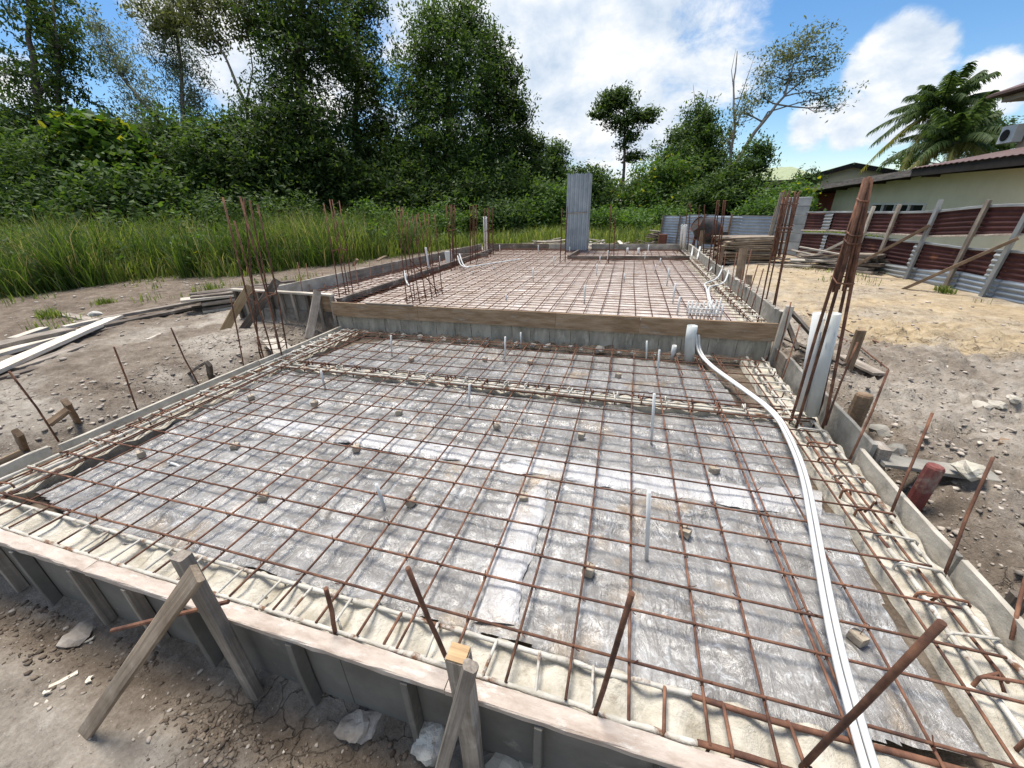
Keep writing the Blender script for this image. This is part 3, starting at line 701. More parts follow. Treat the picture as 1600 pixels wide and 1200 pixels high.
wavy_box(-3.74, -3.44, .89, 4.36, -.4, -.04, 121, 'y', lb)
for xx_, zz_, m_, r_ in ((-3.70, -.012, COATED, .012), (-3.645, -.03, COATED, .009), (-3.60, -.01, RUST, .006), (-3.555, -.012, COATED, .013), (-3.50, -.02, COATED, .009), (-3.47, -.012, RUST, .0055)):
    MB().rough_tube(wob((xx_, .8, zz_), (xx_ + .01, 4.36, zz_), 16, .007), r_, 7, .2).build('longitudinal_bar', m_, lb, True)
y = .95
while y < 4.35:
    mb = MB(); stirrup(mb, (-3.71, y), (-3.545, y + U(-.03, .03)), -.16, .004, .0058, True)
    mb.build('stirrup', RUST if (U(0, 1) < .6 and y < 3.2) else COATED, lb, True); y += U(.14, .2)
cb = thing('ground_beam', 'cream cross beam with tie hooks between the two plastic sheets', 'beam', (-1, 3.1, -.1))
wavy_box(-3.5, 1.25, 3.0, 3.17, -.35, -.035, 131, 'x', cb)
for yy_, m_, r_ in ((3.02, COATED, .011), (3.075, COATED, .010), (3.15, RUST, .0065), (2.985, RUST, .006)):
    MB().rough_tube(wob((-3.55, yy_, -.015), (1.42, yy_ + .01, -.015), 22, .004), r_, 6, .2).build('longitudinal_bar', m_, cb, True)
x = -3.4
while x < 1.2:
    mb = MB(); stirrup(mb, (x, 3.02), (x + U(-.02, .02), 3.155), -.14, .002, .0065, False)
    mb.tube([(x, 3.05, -.01), (x + U(-.02, .02), 3.06, .03), (x + U(-.01, .03), 3.09, .035), (x + .01, 3.10, -.02)], .006, 5)
    mb.build('stirrup', RUST if U(0, 1) < .45 else COATED, cb, True); x += .2 + U(-.015, .015)

# ------------------------------------------------------------------ reinforcing mesh
LX = [-3.62, -3.43, -3.25, -3.04, -2.87, -2.653, -2.416, -2.17, -1.972, -1.76, -1.516, -1.283, -1.075, -.869, -.694, -.48, -.255, -.052, .152, .391, .576, .79, .83, 1.02]
TY = [.905, 1.108, 1.283, 1.457, 1.651, 1.837, 2.031, 2.22, 2.405, 2.593, 2.793, 2.95, 3.15, 3.353, 3.596, 3.823, 4.009, 4.21]
fm = thing('reinforcing_mesh', 'rusty square steel mesh lying over the front slab bed', 'mesh', (-1, 2.5, 0))
for k, x in enumerate(LX):
    y0 = .735 if x < .8 else .73
    if k == 0: y0 = .95
    p = wob((x + U(-.01, .01), y0, -.006), (x + U(-.02, .02), 4.28, -.006), 14, .006)
    if U(0, 1) < .7: p = [p[0] - Vector((0, -.003, .05))] + p
    MB().tube(p, .0055, 6).build('bar', RUST, fm, True)
for y in TY:
    x1 = 1.36 + U(-.08, .1); p = wob((-3.66, y, .006), (x1, y + U(-.01, .02), .006), 22, .0055)
    p = p + [p[-1] + Vector((.006, 0, .012)), p[-1] + Vector((.008, 0, .05))] if U(0, 1) < .5 else p
    MB().tube(p, .0055, 6).build('bar', RUST, fm, True)
tb = MB()
for x in LX:
    for y in TY:
        if y < 2.0 or U(0, 1) < .5:
            a_ = U(0, 6.28); dx_, dy_ = .011 * math.cos(a_), .011 * math.sin(a_)
            tb.tube([(x - dx_, y - dy_, -.010), (x - dx_ * .4, y - dy_ * .4, .014), (x + dx_, y + dy_, .010), (x + dx_ * 2.2, y + dy_ * 2.2, .018)], .0022, 4)
tw = tb.build('wire_ties', RUSTD, fm); tw['kind'] = 'stuff'
for k in range(9):
    x = -3.3 + k * .55 + U(-.1, .1)
    MB().tube(wob((x, 3.75 + U(-.1, .1), .0), (x + U(-.08, .02), 4.36, .01), 5, .004), .0055, 6).build('bar', RUST, fm, True)
rm = thing('reinforcing_mesh', 'closely spaced rusty steel mesh over the raised rear slab', 'mesh', (-1, 8, .32))
x = -3.66
while x < 1.35:
    MB().tube(wob((x, 4.47, .312), (x + U(-.03, .03), 11.85, .312), 16, .008), .0055, 5).build('bar', RUSTD, rm, True); x += .2
y = 4.55
while y < 11.9:
    MB().tube(wob((-3.8, y, .324), (1.35, y + U(-.02, .02), .324), 14, .005), .0045, 5).build('bar', RUSTD, rm, True); y += .14
lm = thing('reinforcing_mesh', 'narrow strip of rusty mesh left of the dark timber edge', 'mesh', (-4.5, 8, .3))
x = -4.95
while x < -3.95:
    MB().tube(wob((x, 4.6, .288), (x + .35 * max(0, (-4.1 - x)), 11.85, .288), 14, .006), .0055, 5).build('bar', RUSTD, lm, True); x += .2
y = 4.65
while y < 11.9:
    MB().tube(wob((leftedge(y) + .1, y, .30), (-3.95, y, .30), 5, .004), .0055, 5).build('bar', RUSTD, lm, True); y += .16

# ------------------------------------------------------------------ front form and its props
ff = thing('formwork_panel', 'long grey formwork panel with pinkish mortar-stained rail along the front', 'formwork', (-1, .68, -.4))
xa = -3.75
for xb in (-2.3, -.46, 1.6):
    MB().plank((xa, .683, -.013), (xb - .004, .683, -.013), .062, .032, segs=30, ch=.004, warp=.003, jit=.0022).build('top_rail', WPINK, ff); xa = xb
    
xa = -3.75
for xb in (-2.2, -.95, .3, 1.6): MB().box(((xa + xb) / 2, .702, -.235), (xb - xa - .004, .014, .41)).build('face_board', PLYG, ff); xa = xb
for sx in (-3.16, (-2.858,0.67,-0.234)[0], (-2.423,0.67,-0.256)[0], (-2.047,0.67,-0.307)[0], (-1.696,0.67,-0.477)[0], (-1.13,0.67,-0.252)[0], (-0.623,0.67,-0.21)[0], (-0.133,0.67,-0.26)[0], .25, .7, 1.15):
    MB().plank((sx, .668, -.44 + U(-.02, .02)), (sx, .668, -.033), .028, .05, up=(0, 1, 0), segs=3).build('stud', PLYG if U(0, 1) < .7 else WGREY, ff)


def stake(name, label, p0, p1, w, t, m_, cat='stake', up=(0, 1, 0), grp=None):
    return one(MB().plank(p0, p1, w, t, up=up, segs=5, ch=.006, warp=.003, jit=.002), name, m_, label, cat, p0, grp)


s1 = (-1.426,0.615,0.399); stake('timber_post', 'grey square post standing against the front form, leaning plank behind its top', (s1[0], .62, -.6), (s1[0], .615, s1[2]), .058, .045, WGREY, 'post')
b0 = (-1.955,0.297,-0.43); b1 = (-1.26,0.56,0.43)
stake('brace_plank', 'brown-topped brace plank leaning from the bare ground to the left front post', b0, b1, .066, .02, WMID, 'brace', (.6, .6, .5))
s2 = (-0.369,0.61,0.316); stake('timber_post', 'front form post with yellow sawn top beside a white mortar lump', (s2[0], .622, -.62), (s2[0], .617, s2[2] - .012), .064, .055, WGREY, 'post')
one(MB().box((s2[0], .617, s2[2] - .008), (.058, .05, .006)), 'sawn_cap', WTAN, 'yellow sawn wood piece on top of the middle front post', 'wood offcut', (s2[0], .617, s2[2] - .01))
b1 = (-0.305,0.565,0.368); b0 = (-0.487,0.491,-0.43)
stake('brace_plank', 'narrow grey brace with a groove leaning on the middle front post', b0, b1, .03, .042, WGREY, 'brace', (1, 0, 0))
r0 = (-1.861,0.5,-0.022); r1 = (-1.383,0.66,0.11)
one(MB().tube([r0, ((r0[0] + r1[0]) / 2, .57, (r0[2] + r1[2]) / 2 + .008), r1], .0085, 8), 'rebar_offcut', RUST, 'rusty bar sticking out level past the left front post', 'rebar', r0)


def bar(label, p0, p1, r=.007, bend=.01, grp=None, m_=RUST, n=8):
    p0 = Vector(p0); p1 = Vector(p1); md = (p0 + p1) / 2 + Vector((U(-bend, bend), U(-bend, bend), 0))
    pts = [p0, p0.lerp(md, .5) + Vector((U(-.003, .003), 0, 0)), md, md.lerp(p1, .5), p1]
    mb = MB().tube(pts, r, n)
    # rolled ribs
    L_ = (p1 - p0).length
    if r > .0075 and L_ < 1.2:
        d = (p1 - p0).normalized()
    return one(mb, 'starter_bar', m_, label, 'rebar', p0, grp, True)


for a, b, lab in (((-0.971,0.728,-0.03), (-0.959,0.74,0.23), 'short rusty starter bar in the front beam, leftmost of the four there'), ((-0.506,0.761,-0.03), (-0.584,0.74,0.454), 'rusty starter bar leaning left above the yellow-topped front post'),
                  ((0.039,0.73,-0.03), (0.094,0.74,0.57), 'rusty starter bar leaning right in the front beam, past the clear plastic strip'), ((0.639,0.761,-0.03), (0.721,0.76,0.672), 'long thick rusty bar slanting up across the white conduits')):
    bar(lab, a, b, .0085, .004)
for (a, b), lab in zip((((-3.921,1.38,-0.01), (-3.914,1.35,0.569)), ((-3.912,1.89,-0.01), (-3.739,1.85,0.583)), ((-3.84,2.381,-0.01), (-3.854,2.35,0.583)), ((-3.837,2.86,-0.01), (-3.746,2.9,0.749))),
                       ('rusty starter bar in the left beam, nearest the short crossed stakes', 'rusty starter bar in the left beam, second from the front', 'rusty starter bar in the left beam behind a half-buried stake', 'tall rusty starter bar in the left beam, just before the bar cluster')):
    bar(lab, a, b, .0065, .01)
for (a, b), lab in zip((((1.47,1.647,-0.026), (1.6,1.889,0.469)), ((1.47,2.046,-0.015), (1.6,2.281,0.475)), ((1.47,2.506,-0.001), (1.62,2.756,0.524)), ((1.47,2.881,0.028), (1.6,3.124,0.58)), ((1.47,3.783,-0), (1.6,4.084,0.438)), ((1.5,1.359,0.001), (1.6,1.562,0.234)), ((1.5,4.112,0.047), (1.5,4.148,0.629))),
                       ('rusty starter bar in the right beam, in front of the red stake', 'rusty starter bar in the right beam, left of the red stake', 'rusty starter bar in the right beam, passing the brown stake', 'rusty starter bar right of the thick white pipes', 'short rusty starter bar at the far end of the right beam', 'rusty starter bar cut by the right edge of the photo', 'short rusty bar beside the post that ends the step board')):
    bar(lab, a, b, .0065, .01)

# ------------------------------------------------------------------ right-hand forms and stakes
def board(label, p0, p1, h, t, m_, name='form_board', grp=None, cat='board'):
    p0 = Vector(p0); p1 = Vector(p1)
    n = max(6, int((p1 - p0).length / .15))
    return one(MB().plank(p0, p1, h, t, up=Vector((p1 - p0)).cross(Vector((0, 0, 1))), segs=n, ch=.003, warp=.006, jit=.003), name, m_, label, cat, p0, grp)


board('pale form board along the right beam nearest the camera', (1.535, .3, -.05), (1.53, 1.68, -.045), .22, .026, CONCL)
board('pale form board along the right beam beside the red stake', (1.53, 1.70, -.05), (1.535, 2.55, -.045), .22, .024, CONCL)
board('pale form board along the right beam by the foot of the thick white pipes', (1.575, 2.52, .0), (1.58, 3.45, .01), .24, .026, CONC)
board('grey form board along the right beam behind the thick white pipes', (1.575, 3.5, .01), (1.58, 4.05, .02), .22, .026, CONC)
board('short grey form board at the far end of the right beam', (1.58, 4.07, -.0), (1.58, 4.4, -.0), .2, .026, WGREY)
board('upright grey end block of the right form beside the brown stake', (1.63, 2.50, -.05), (1.63, 2.60, -.05), .3, .06, WGREY)


def round_stake(label, base, top, r, m_, up=(0, 0, 0)):
    b = Vector(base); t = Vector(top); d = t - b
    pts = [b - d * .25, b, b.lerp(t, .5), b.lerp(t, .97), t]
    return one(MB().tube(pts, [r * .8, r, r * 1.02, r, r * .86], 9), 'timber_stake', m_, label, 'stake', b)


q = (1.78,2.351,0.12); round_stake('red painted round stake outside the right form', (q[0] - .03, q[1] - .02, -.3), q, .042, REDP)
q = (1.76,3.121,0.196); round_stake('brown round stake outside the right form below the thick white pipes', (q[0] - .02, q[1] - .02, -.3), q, .054, WBROWN)
q = (2.15,4.208,0.379); stake('timber_stake', 'brown stake under a flat offcut on the rubble right of the thick white pipes', (q[0], q[1], -.3), q, .07, .05, WBROWN)
q = (1.72,2.673,-0.095); stake('timber_stake', 'small pale stake stub between the brown and the red stakes', (q[0], q[1], -.3), q, .05, .03, WPALE)
q = (1.72,1.624,-0.025); stake('timber_stake', 'dark stake at the right edge of the photo outside the form', (q[0], q[1], -.4), q, .06, .04, WDARK)
board('thin grey board set on edge in the soil beside the brown stake', (1.9,3.203,-0.244), (2.1,3.206,-0.345), .1, .018, WGREY)
board('thin grey board set on edge in the soil right of the red stake', (1.85,2.359,-0.16), (2.1,2.485,-0.29), .1, .018, WGREY)


def flat_plank(label, p0, p1, w, t, m_, name='plank', cat='plank', grp=None, tilt=0):
    p0 = Vector(p0); p1 = Vector(p1)
    return one(MB().plank(p0, p1, w, t, up=(math.sin(tilt), 0, math.cos(tilt)), segs=max(5, int((p1 - p0).length / .25)), ch=.003, warp=.008, jit=.002), name, m_, label, cat, p0, grp)


flat_plank('mud-caked plank lying across the rubble behind the red stake', (1.614,2.512,0.02), (2.22,2.546,-0.02), .13, .025, CONC)
flat_plank('brown plank end half buried at the right edge of the rubble', (2.495,2.97,0), (2.636,2.87,0), .11, .04, WBROWN)
one(MB().add(*ico_rock((2.025,2.451,0.06), .07, 5, 1, .6)), 'mortar_lump', CREAM, 'yellowish mortar lump on the mud-caked plank', 'lump', (2.039,2.468,0.05))
one(MB().add(*ico_rock((3.054,4.414,0), .11, 6, 1, .22)), 'mortar_slab', PLASTER, 'flat white piece of mortar lying on the bare ground at right', 'slab', (3.054,4.414,0))

# ------------------------------------------------------------------ left form
board('pale form board along the left beam, nearest the camera', (-3.80, .95, -.07), (-3.80, 1.28, -.06), .2, .02, CONCL)
board('long pale form board along the left beam', (-3.78, 1.32, -.075), (-3.79, 3.0, -.075), .2, .026, CONCL)
board('pale form board along the far half of the left beam', (-3.78, 3.01, -.075), (-3.77, 4.35, -.07), .2, .026, CONCL)
for (px_, lab, a, b, w, m_) in ((0, 'short brown stake of the crossed pair by the left form', ((-4.519,1.76,-0.2)), (-3.98,1.546,0.23), .06, WBROWN), (0, 'short brown rail leaning on the stake of the crossed pair by the left form', (-4,1.407,0.112), (-3.96,1.526,0.177), .05, WBROWN),
                                (0, 'brown stake at the left frame edge behind the near form board', (-4.642,1.436,-0.3), (-3.95,1.237,0.151), .06, WBROWN), (0, 'half-buried brown stake beside the left form', (-4.498,2.929,-0.3), (-4,2.642,0.112), .065, WDARK)):
    stake('timber_stake', lab, a, b, w, .035, m_)
flat_plank('thin dark stick leaning on the half-buried stake', (-4.548,2.724,-0.12), (-4.02,2.636,0.127), .03, .02, WDARK)
flat_plank('pale board end against the left form at the frame edge', (-3.86, .78, -.06), (-3.84, 1.18, -.02), .18, .02, PLYB, tilt=1.4)

# ------------------------------------------------------------------ step wall between the two levels
sw = thing('step_wall', 'low grey concrete step wall of blocks below the brown board', 'wall', (-1.2, 4.45, -.1))
x = -3.86; k = 0
while x < 1.5:
    w = min(.25 + U(-.03, .03), 1.53 - x)
    mb = MB(); n = 4
    grid = [[Vector((x + .0025 + (w - .005) * i / n, 4.42 + U(-.004, .004) + (U(0, .02) if j == 0 else 0), -.14 + .33 * j / 4 + (U(-.03, .02) if j == 0 else 0))) for i in range(n + 1)] for j in range(5)]
    mb.sheet(grid); mb.box((x + w / 2, 4.475, .03), (w - .006, .09, .325)); mb.build('block', STEPM, sw); x += w
sb = thing('step_board', 'long brown ply board along the top of the step wall', 'board', (-1.2, 4.38, .26))
xa = -3.87
for xb in (-2.55, -.75, .2, 1.535):
    MB().plank((xa, 4.385, .262), (xb - .003, 4.385, .262), .19, .022, up=(0, -1, 0), segs=12, ch=.002, warp=.003).build('board', PLYB if xb > -2.6 else WDARK, sb); xa = xb
flat_plank('thin grey batten nailed on top of the step board at its left', (-3.3, 4.37, .366), (-2.6, 4.37, .366), .03, .02, WGREY)
e = (1.547,4.42,0.531); stake('timber_post', 'pale post ending the step board at the right', (1.565, 4.40, -.25), (1.60, 4.42, e[2]), .07, .05, WPALE, 'post')
mb = MB()
for k in range(26):
    c = (-3.8 + k * .2 + U(-.06, .06), 4.36 + U(-.03, .02), -.05)
    mb.add(*ico_rock(c, U(.025, .06), 900 + k, 0, .7))
tag(mb.build('mortar_crumbs', CONCL), kind='stuff')
mb = MB()
for k in range(60):
    c = (-3.74 + U(-.04, .2), U(3.2, 4.4), -.035 + U(-.01, .02)); mb.add(*ico_rock(c, U(.015, .045), 1900 + k, 0, .6))
tag(mb.build('mortar_crumbs', PLASTER), kind='stuff')
# timber dam frame at the right end of the step
flat_plank('grey brace plank running from the step post down to the soil at right', (1.75,4.769,0.395), (2.1,4.421,0.015), .09, .025, WGREY, tilt=1.2)
flat_plank('dark brown prop leaning outside the step post', (1.72,4.757,0.304), (1.8,4.481,0.067), .05, .04, WDARK, tilt=1.2)
flat_plank('grey plank lying on the soil behind the thick white pipes', (2.246,4.793,0), (2.36,4.096,0), .12, .025, WGREY)
flat_plank('thin dark batten crossing behind the step post', (1.9,5.224,-0.028), (2,3.97,0.113), .03, .03, WDARK, tilt=1.2)
for k, (a, b) in enumerate((((2.509,6.269,0.03), (2.668,5.254,0.03)), ((2.715,5.19,0.03), (2.79,4.672,0)), ((2.446,5.206,0.03), (2.499,4.254,0)))):
    one(MB().tube([a, ((a[0] + b[0]) / 2, (a[1] + b[1]) / 2, a[2] + .02), b], .008, 6), 'rebar_offcut', RUST, ('thin rusty bar on the sandy soil leading to the flat-topped stake', 'thin rusty bar on the soil right of the flat-topped stake', 'thin rusty bar on the soil below the flat-topped stake')[k], 'rebar', a)

# left end panel of the raised slab
lp = thing('formwork_panel', 'weathered plywood panel with studs closing the raised slab at left', 'formwork', (-4.8, 4.45, -.1))
xa = -5.66
for k, xb in enumerate((-5.3, -4.75, -4.28, -3.88)): MB().box(((xa + xb) / 2, 4.47, .16), (xb - xa - .005, .014, .56)).build('face_board', PLYB if k == 3 else PLYG, lp); xa = xb
MB().plank((-5.67, 4.445, .455), (-3.87, 4.445, .435), .07, .03, segs=10).build('top_rail', WPALE, lp)
MB().plank((-5.66, 4.43, -.12), (-4.2, 4.43, -.12), .05, .03, segs=10).build('bottom_rail', WGREY, lp)
for k, sx in enumerate((-5.63, -5.45, -5.2, -4.98, -4.78, -4.55, -4.33, -4.12, -3.90)):
    MB().plank((sx, 4.437, -.13), (sx + U(-.02, .02), 4.437, .438), .045, .045, up=(0, 1, 0), segs=3).build('stud', WGREY if k % 3 else WDARK, lp)
flat_plank('fresh tan brace leaning on the left end panel', (-5.39,3.884,-0.05), (-5.216,4.38,0.53), .11, .022, WTAN, 'brace_plank', 'brace', tilt=.9)
flat_plank('dark grey brace crossing the tan one on the left end panel', (-5.171,3.962,-0.06), (-4.663,4.36,0.639), .10, .03, WDARK, 'brace_plank', 'brace', tilt=.9)
flat_plank('pale grey brace leaning on the left end panel by its right end', (-3.907,3.875,-0.02), (-4.055,4.38,0.496), .10, .03, WGREY, 'brace_plank', 'brace', tilt=.9)
flat_plank('broken white board lying on rubble in front of the left end panel', (-4.394,3.77,-0.02), (-3.78,3.363,-0.02), .22, .015, WPALE)
flat_plank('short batten on the left bank near the bar cluster', (-6.022,3.331,0), (-6.049,3.547,0.02), .05, .02, WPALE)

# ------------------------------------------------------------------ rear slab: forms and dark edge timbers
zt = .40
def rb_board(label, y0, y1, m_, z=.34, x=1.56, h=.24):
    return board(label, (x, y0, z), (x + U(-.01, .01), y1 - .01, z), h, .03, m_)
for lab, a, b in (('grey form board on the right of the raised slab, nearest the step', 4.45, 5.3), ('streaked form board on the right of the raised slab beside the conduit rack', 5.3, 6.6), ('streaked form board on the right of the raised slab under the two curved conduits', 6.6, 8.2), ('grey form board on the right of the raised slab near the plank stack', 8.2, 10.0), ('grey form board at the far right of the raised slab', 10.0, 12.0)):
    rb_board(lab, a, b, CONC)
    y = a
mb = MB()
y = 4.5
while y < 11.9:
    mb.add(*ico_rock((1.56 + U(-.02, .02), y, .462), U(.015, .035), int(y * 991), 0, .35)); y += U(.06, .16)
tag(mb.build('mortar_crumbs', CONCL), kind='stuff')
rbm = thing('ground_beam', 'cream mortar edge beam along the right of the raised slab', 'beam', (1.4, 7, .2))
wavy_box(1.30, 1.53, 4.5, 11.9, .1, .262, 151, 'y', rbm)
MB().tube(wob((1.36, 4.5, .315), (1.36, 11.9, .315), 20, .006), .01, 6).build('longitudinal_bar', COATED, rbm, True)
MB().tube(wob((1.48, 4.5, .315), (1.48, 11.9, .315), 20, .006), .01, 6).build('longitudinal_bar', COATED, rbm, True)
y = 4.6
while y < 11.8:
    mb = MB(); stirrup(mb, (1.35, y), (1.49, y + U(-.02, .02)), .2, .33, .007, False); mb.build('stirrup', COATED if U(0, 1) < .6 else RUST, rbm, True); y += .17
for lab, a, b in (('pale form board on the left of the raised slab, nearest the end panel', 4.6, 6.3), ('pale form board on the left of the raised slab behind the bar cluster', 6.3, 8.6), ('grey form board at the far left of the raised slab', 8.6, 11.98)):
    board(lab, (leftedge(a) - .02, a, .33), (leftedge(b - .02) - .02, b - .02, .33), .24, .028, CONCL if b < 8.6 else WGREY)
for lab, a, b, m_ in (('dark stained form at the back left of the raised slab', -4.4, -2.3, WDARK), ('grey form at the back of the raised slab behind the bar pair', -2.3, -1.72, CONC), ('grey block form at the back of the raised slab, right half', -1.05, 1.55, CONC)):
    board(lab, (a, 12.0, .34), (b - .01, 12.0, .34), .22, .04, m_)
def dark_edge(label, pts):
    t = None
    for i in range(len(pts) - 1):
        a = Vector((*pts[i], .335)); b = Vector((*pts[i + 1], .335))
        mb = MB().plank(a, b, .05, .09, segs=12, warp=.004)
        if len(pts) == 2: return one(mb, 'edge_timber', WDARK, label, 'timber', a)
        if t is None: t = thing('edge_timber', label, 'timber', a)
        mb.build('timber', WDARK, t)
dark_edge('long dark edge timber dividing the left strip from the raised slab', [(-3.85, 4.5), (-3.85, 11.2)])
dark_edge('dark edge timbers around the recess at the back right of the raised slab', [(-1.62, 9.3), (-1.25, 10.9)] if False else [(-1.398,9.776,0.32)[:2], (-1.309,11.198,0.32)[:2]])
dark_edge('dark cross timber in front of the recess at the back right', [(-1.304,9.661,0.32)[:2], (1.343,9.914,0.32)[:2]])
dark_edge('dark cross timber at the back of the left strip', [(-4.638,9.887,0.32)[:2], (-3.529,9.982,0.32)[:2]])

# ------------------------------------------------------------------ column starter cages
def cage(label, bases, tops, z, r=.007, links=(), m_=RUSTD, spread=.11, loc=None):
    """bases/tops: lists of world points; links: heights (0..1) where ties sit"""
    t = thing('column_rebar', label, 'rebar', bases[0])
    for a, b in zip(bases, tops):
        a = Vector(a); b = Vector(b); k = Vector((U(-.012, .012), U(-.012, .012), 0))
        MB().tube([a - Vector((0, 0, .1)), a, a.lerp(b, .35) + k, a.lerp(b, .7) + k * .7, b], r, 6).build('bar', m_, t, True)
    for h in links:
        q = [Vector(a).lerp(Vector(b), h) for a, b in zip(bases, tops)]
        c = sum(q, Vector()) / len(q); q = sorted(q, key=lambda v: math.atan2(v.y - c.y, v.x - c.x))
        q = [c + (v - c) * 1.1 + Vector((0, 0, U(-.01, .01))) for v in q]
        MB().tube(q + [q[0]], .0045, 5).build('stirrup', m_, t, True)
    return t


def cage_y(label, bpx, tpx, z, r=.007, links=(), dy=.16, m_=RUSTD):
    pass


# near left column
cage('cluster of tall rusty column bars in the left beam by the tan brace', [(-3.895,3.165,-0.02), (-3.853,3.259,-0.02), (-3.73,3.265,-0.02), (-4.155,3.347,-0.02), (-3.969,3.458,-0.02), (-3.829,3.443,-0.02)],
     [(-3.877,3.25,1.64), (-3.88,3.3,1.425), (-3.715,3.3,1.642), (-3.839,3.45,1.636), (-3.829,3.5,1.612), (-3.742,3.5,1.574)], 0, .0085, (.06, .1, .42), RUST)
cage('tall rusty column bars left of the bar forest, at the step board corner', [(-4.066,4.796,0.3), (-3.929,4.777,0.3), (-4.069,5.022,0.3), (-3.822,4.796,0.3)], [(-4.466,5.35,1.585), (-4.307,5.3,1.642), (-4.504,5.6,1.648), (-4.185,5.35,1.622)], .3, .008, (.05, .5))
cage('dense forest of rusty wall bars at the left of the raised slab', [(-2.899,4.719,0.3), (-2.857,4.806,0.3), (-2.956,5.039,0.3), (-2.757,4.824,0.3), (-2.744,4.991,0.3), (-2.889,5.23,0.3), (-2.7,5.085,0.3), (-2.735,5.303,0.3), (-2.864,5.522,0.3), (-2.709,5.45,0.3)],
     [(-3.097,5.1,1.516), (-3.106,5.2,1.531), (-3.245,5.5,1.515), (-2.97,5.15,1.449), (-3.017,5.35,1.429), (-3.14,5.7,1.415), (-2.932,5.4,1.435), (-3.008,5.7,1.439), (-3.04,5.9,1.417), (-2.882,5.8,1.408)], .3, .0075, (.03, .05, .35))
one(MB().tube([(-3.111,5.3,0.816), (-2.799,5.6,0.226)], .007, 6), 'rebar_offcut', RUSTD, 'slanting rusty bar tied through the forest of wall bars', 'rebar', (-3.111,5.3,0.816))
cage('rusty column bars behind the bar forest, beside the white box pipe', [(-3.597,7.768,0.3), (-3.589,7.953,0.3), (-3.797,8.321,0.3), (-3.75,8.43,0.3)], [(-3.696,8,1.537), (-3.7,8.2,1.549), (-3.79,8.5,1.549), (-3.774,8.6,1.549)], .3, .012, (.3, .6))
cage('rusty column bars in the middle of the left strip edge', [(-3.599,8.881,0.3), (-3.378,8.685,0.3), (-3.73,9.342,0.3), (-3.554,9.237,0.3)], [(-3.573,9,1.529), (-3.401,8.8,1.54), (-3.649,9.4,1.543), (-3.531,9.3,1.541)], .3, .010, (.5,))
cage('rusty column bars by the white pipe at the back left corner', [(-3.884,10.726,0.3), (-3.584,10.295,0.3), (-3.958,11.213,0.3), (-3.643,10.744,0.3)], [(-3.831,10.7,1.448), (-3.669,10.5,1.463), (-3.806,11,1.476), (-3.646,10.8,1.459)], .3, .011, (.25, .5))
cage('pair of tall rusty bars left of the corrugated column', [(-1.526,9.329,0.3), (-1.425,9.455,0.3)], [(-1.513,9.3,1.432), (-1.402,9.4,1.468)], .3, .011, (.2, .6))
cage('pair of tall rusty bars right of the corrugated column', [(-0.41,9.227,0.3), (-0.328,9.92,0.3)], [(-0.459,9.1,1.474), (-0.367,9.6,1.381)], .3, .010, (.2, .45))
cage('rusty column bars at the back right corner of the raised slab', [(1.382,11.724,0.3), (1.493,11.575,0.3), (1.685,11.144,0.3), (1.761,10.74,0.3)], [(1.283,11.2,1.456), (1.33,11.1,1.455), (1.482,10.7,1.412), (1.545,10.4,1.425)], .3, .011, (.3, .6))
cage('rusty column bars at the middle of the right form', [(1.443,8.022,0.3), (1.599,8.518,0.3), (1.539,7.889,0.3), (1.672,8.284,0.3)], [(1.327,7.7,1.508), (1.426,8.1,1.507), (1.386,7.5,1.505), (1.489,7.9,1.505)], .3, .010, (.15, .5))
kb = [(1.466,4.803,0.3), (1.593,4.828,0.3), (1.703,5.11,0.3), (1.591,5.088,0.3)]; kt = [(1.37,4.65,1.573), (1.462,4.65,1.565), (1.578,4.9,1.573), (1.488,4.9,1.582)]
near_c = cage('tall rusty column bars with splice bars at the near right corner of the raised slab', kb, kt, .3, .008, (), RUST)
bc = [(1.293,2.98,0.115), (1.306,2.9,0.074), (1.48,2.93,0.07), (1.54,3.17,0.069)]
bt = [(1.289,3.02,1.603), (1.259,2.92,1.595), (1.282,2.93,1.595), (1.336,3.08,1.607)]
big = cage('big rusty column bars tied together at the top around two white pipes', bc, bt, 0, .0105, (), RUST)
def lap_bars(root, bs_, ts_, lo, hi, n, r, m_):
    """splice bars wired alongside the column bars, plus a few square links"""
    A = [Vector(p) for p in bs_]; T_ = [Vector(p) for p in ts_]; A = [A[i] for i in (0, 1, 2, 3)]; T_ = [T_[i] for i in (0, 1, 2, 3)]
    for k in range(n):
        e = k % 4; f = (k // 4 + .5) / (n / 4) ; p0 = A[e].lerp(A[(e + 1) % 4], f); p1 = T_[e].lerp(T_[(e + 1) % 4], f)
        l0, l1 = lo + U(-.03, .03), hi + U(-.03, .02); q = Vector((U(-.006, .006), U(-.006, .006), 0))
        MB().tube([p0.lerp(p1, l0), p0.lerp(p1, (l0 + l1) / 2) + q, p0.lerp(p1, l1)], r, 6).build('splice_bar', m_, root, True)
    for h in (lo + .02, (lo + hi) / 2 - .02, (lo + hi) / 2 + .01, hi - .06):
        q = [x.lerp(y, h) for x, y in zip(A, T_)]; c = sum(q, Vector()) / 4; q = [c + (v - c) * 1.06 + (v - c).normalized() * .012 for v in q]
        MB().tube(q + [q[0]], .0055, 5).build('stirrup', m_, root, True)
lap_bars(near_c, kb, kt, .5, .97, 8, .007, RUST)
lap_bars(big, bc, bt, .60, .985, 12, .0078, RUST)
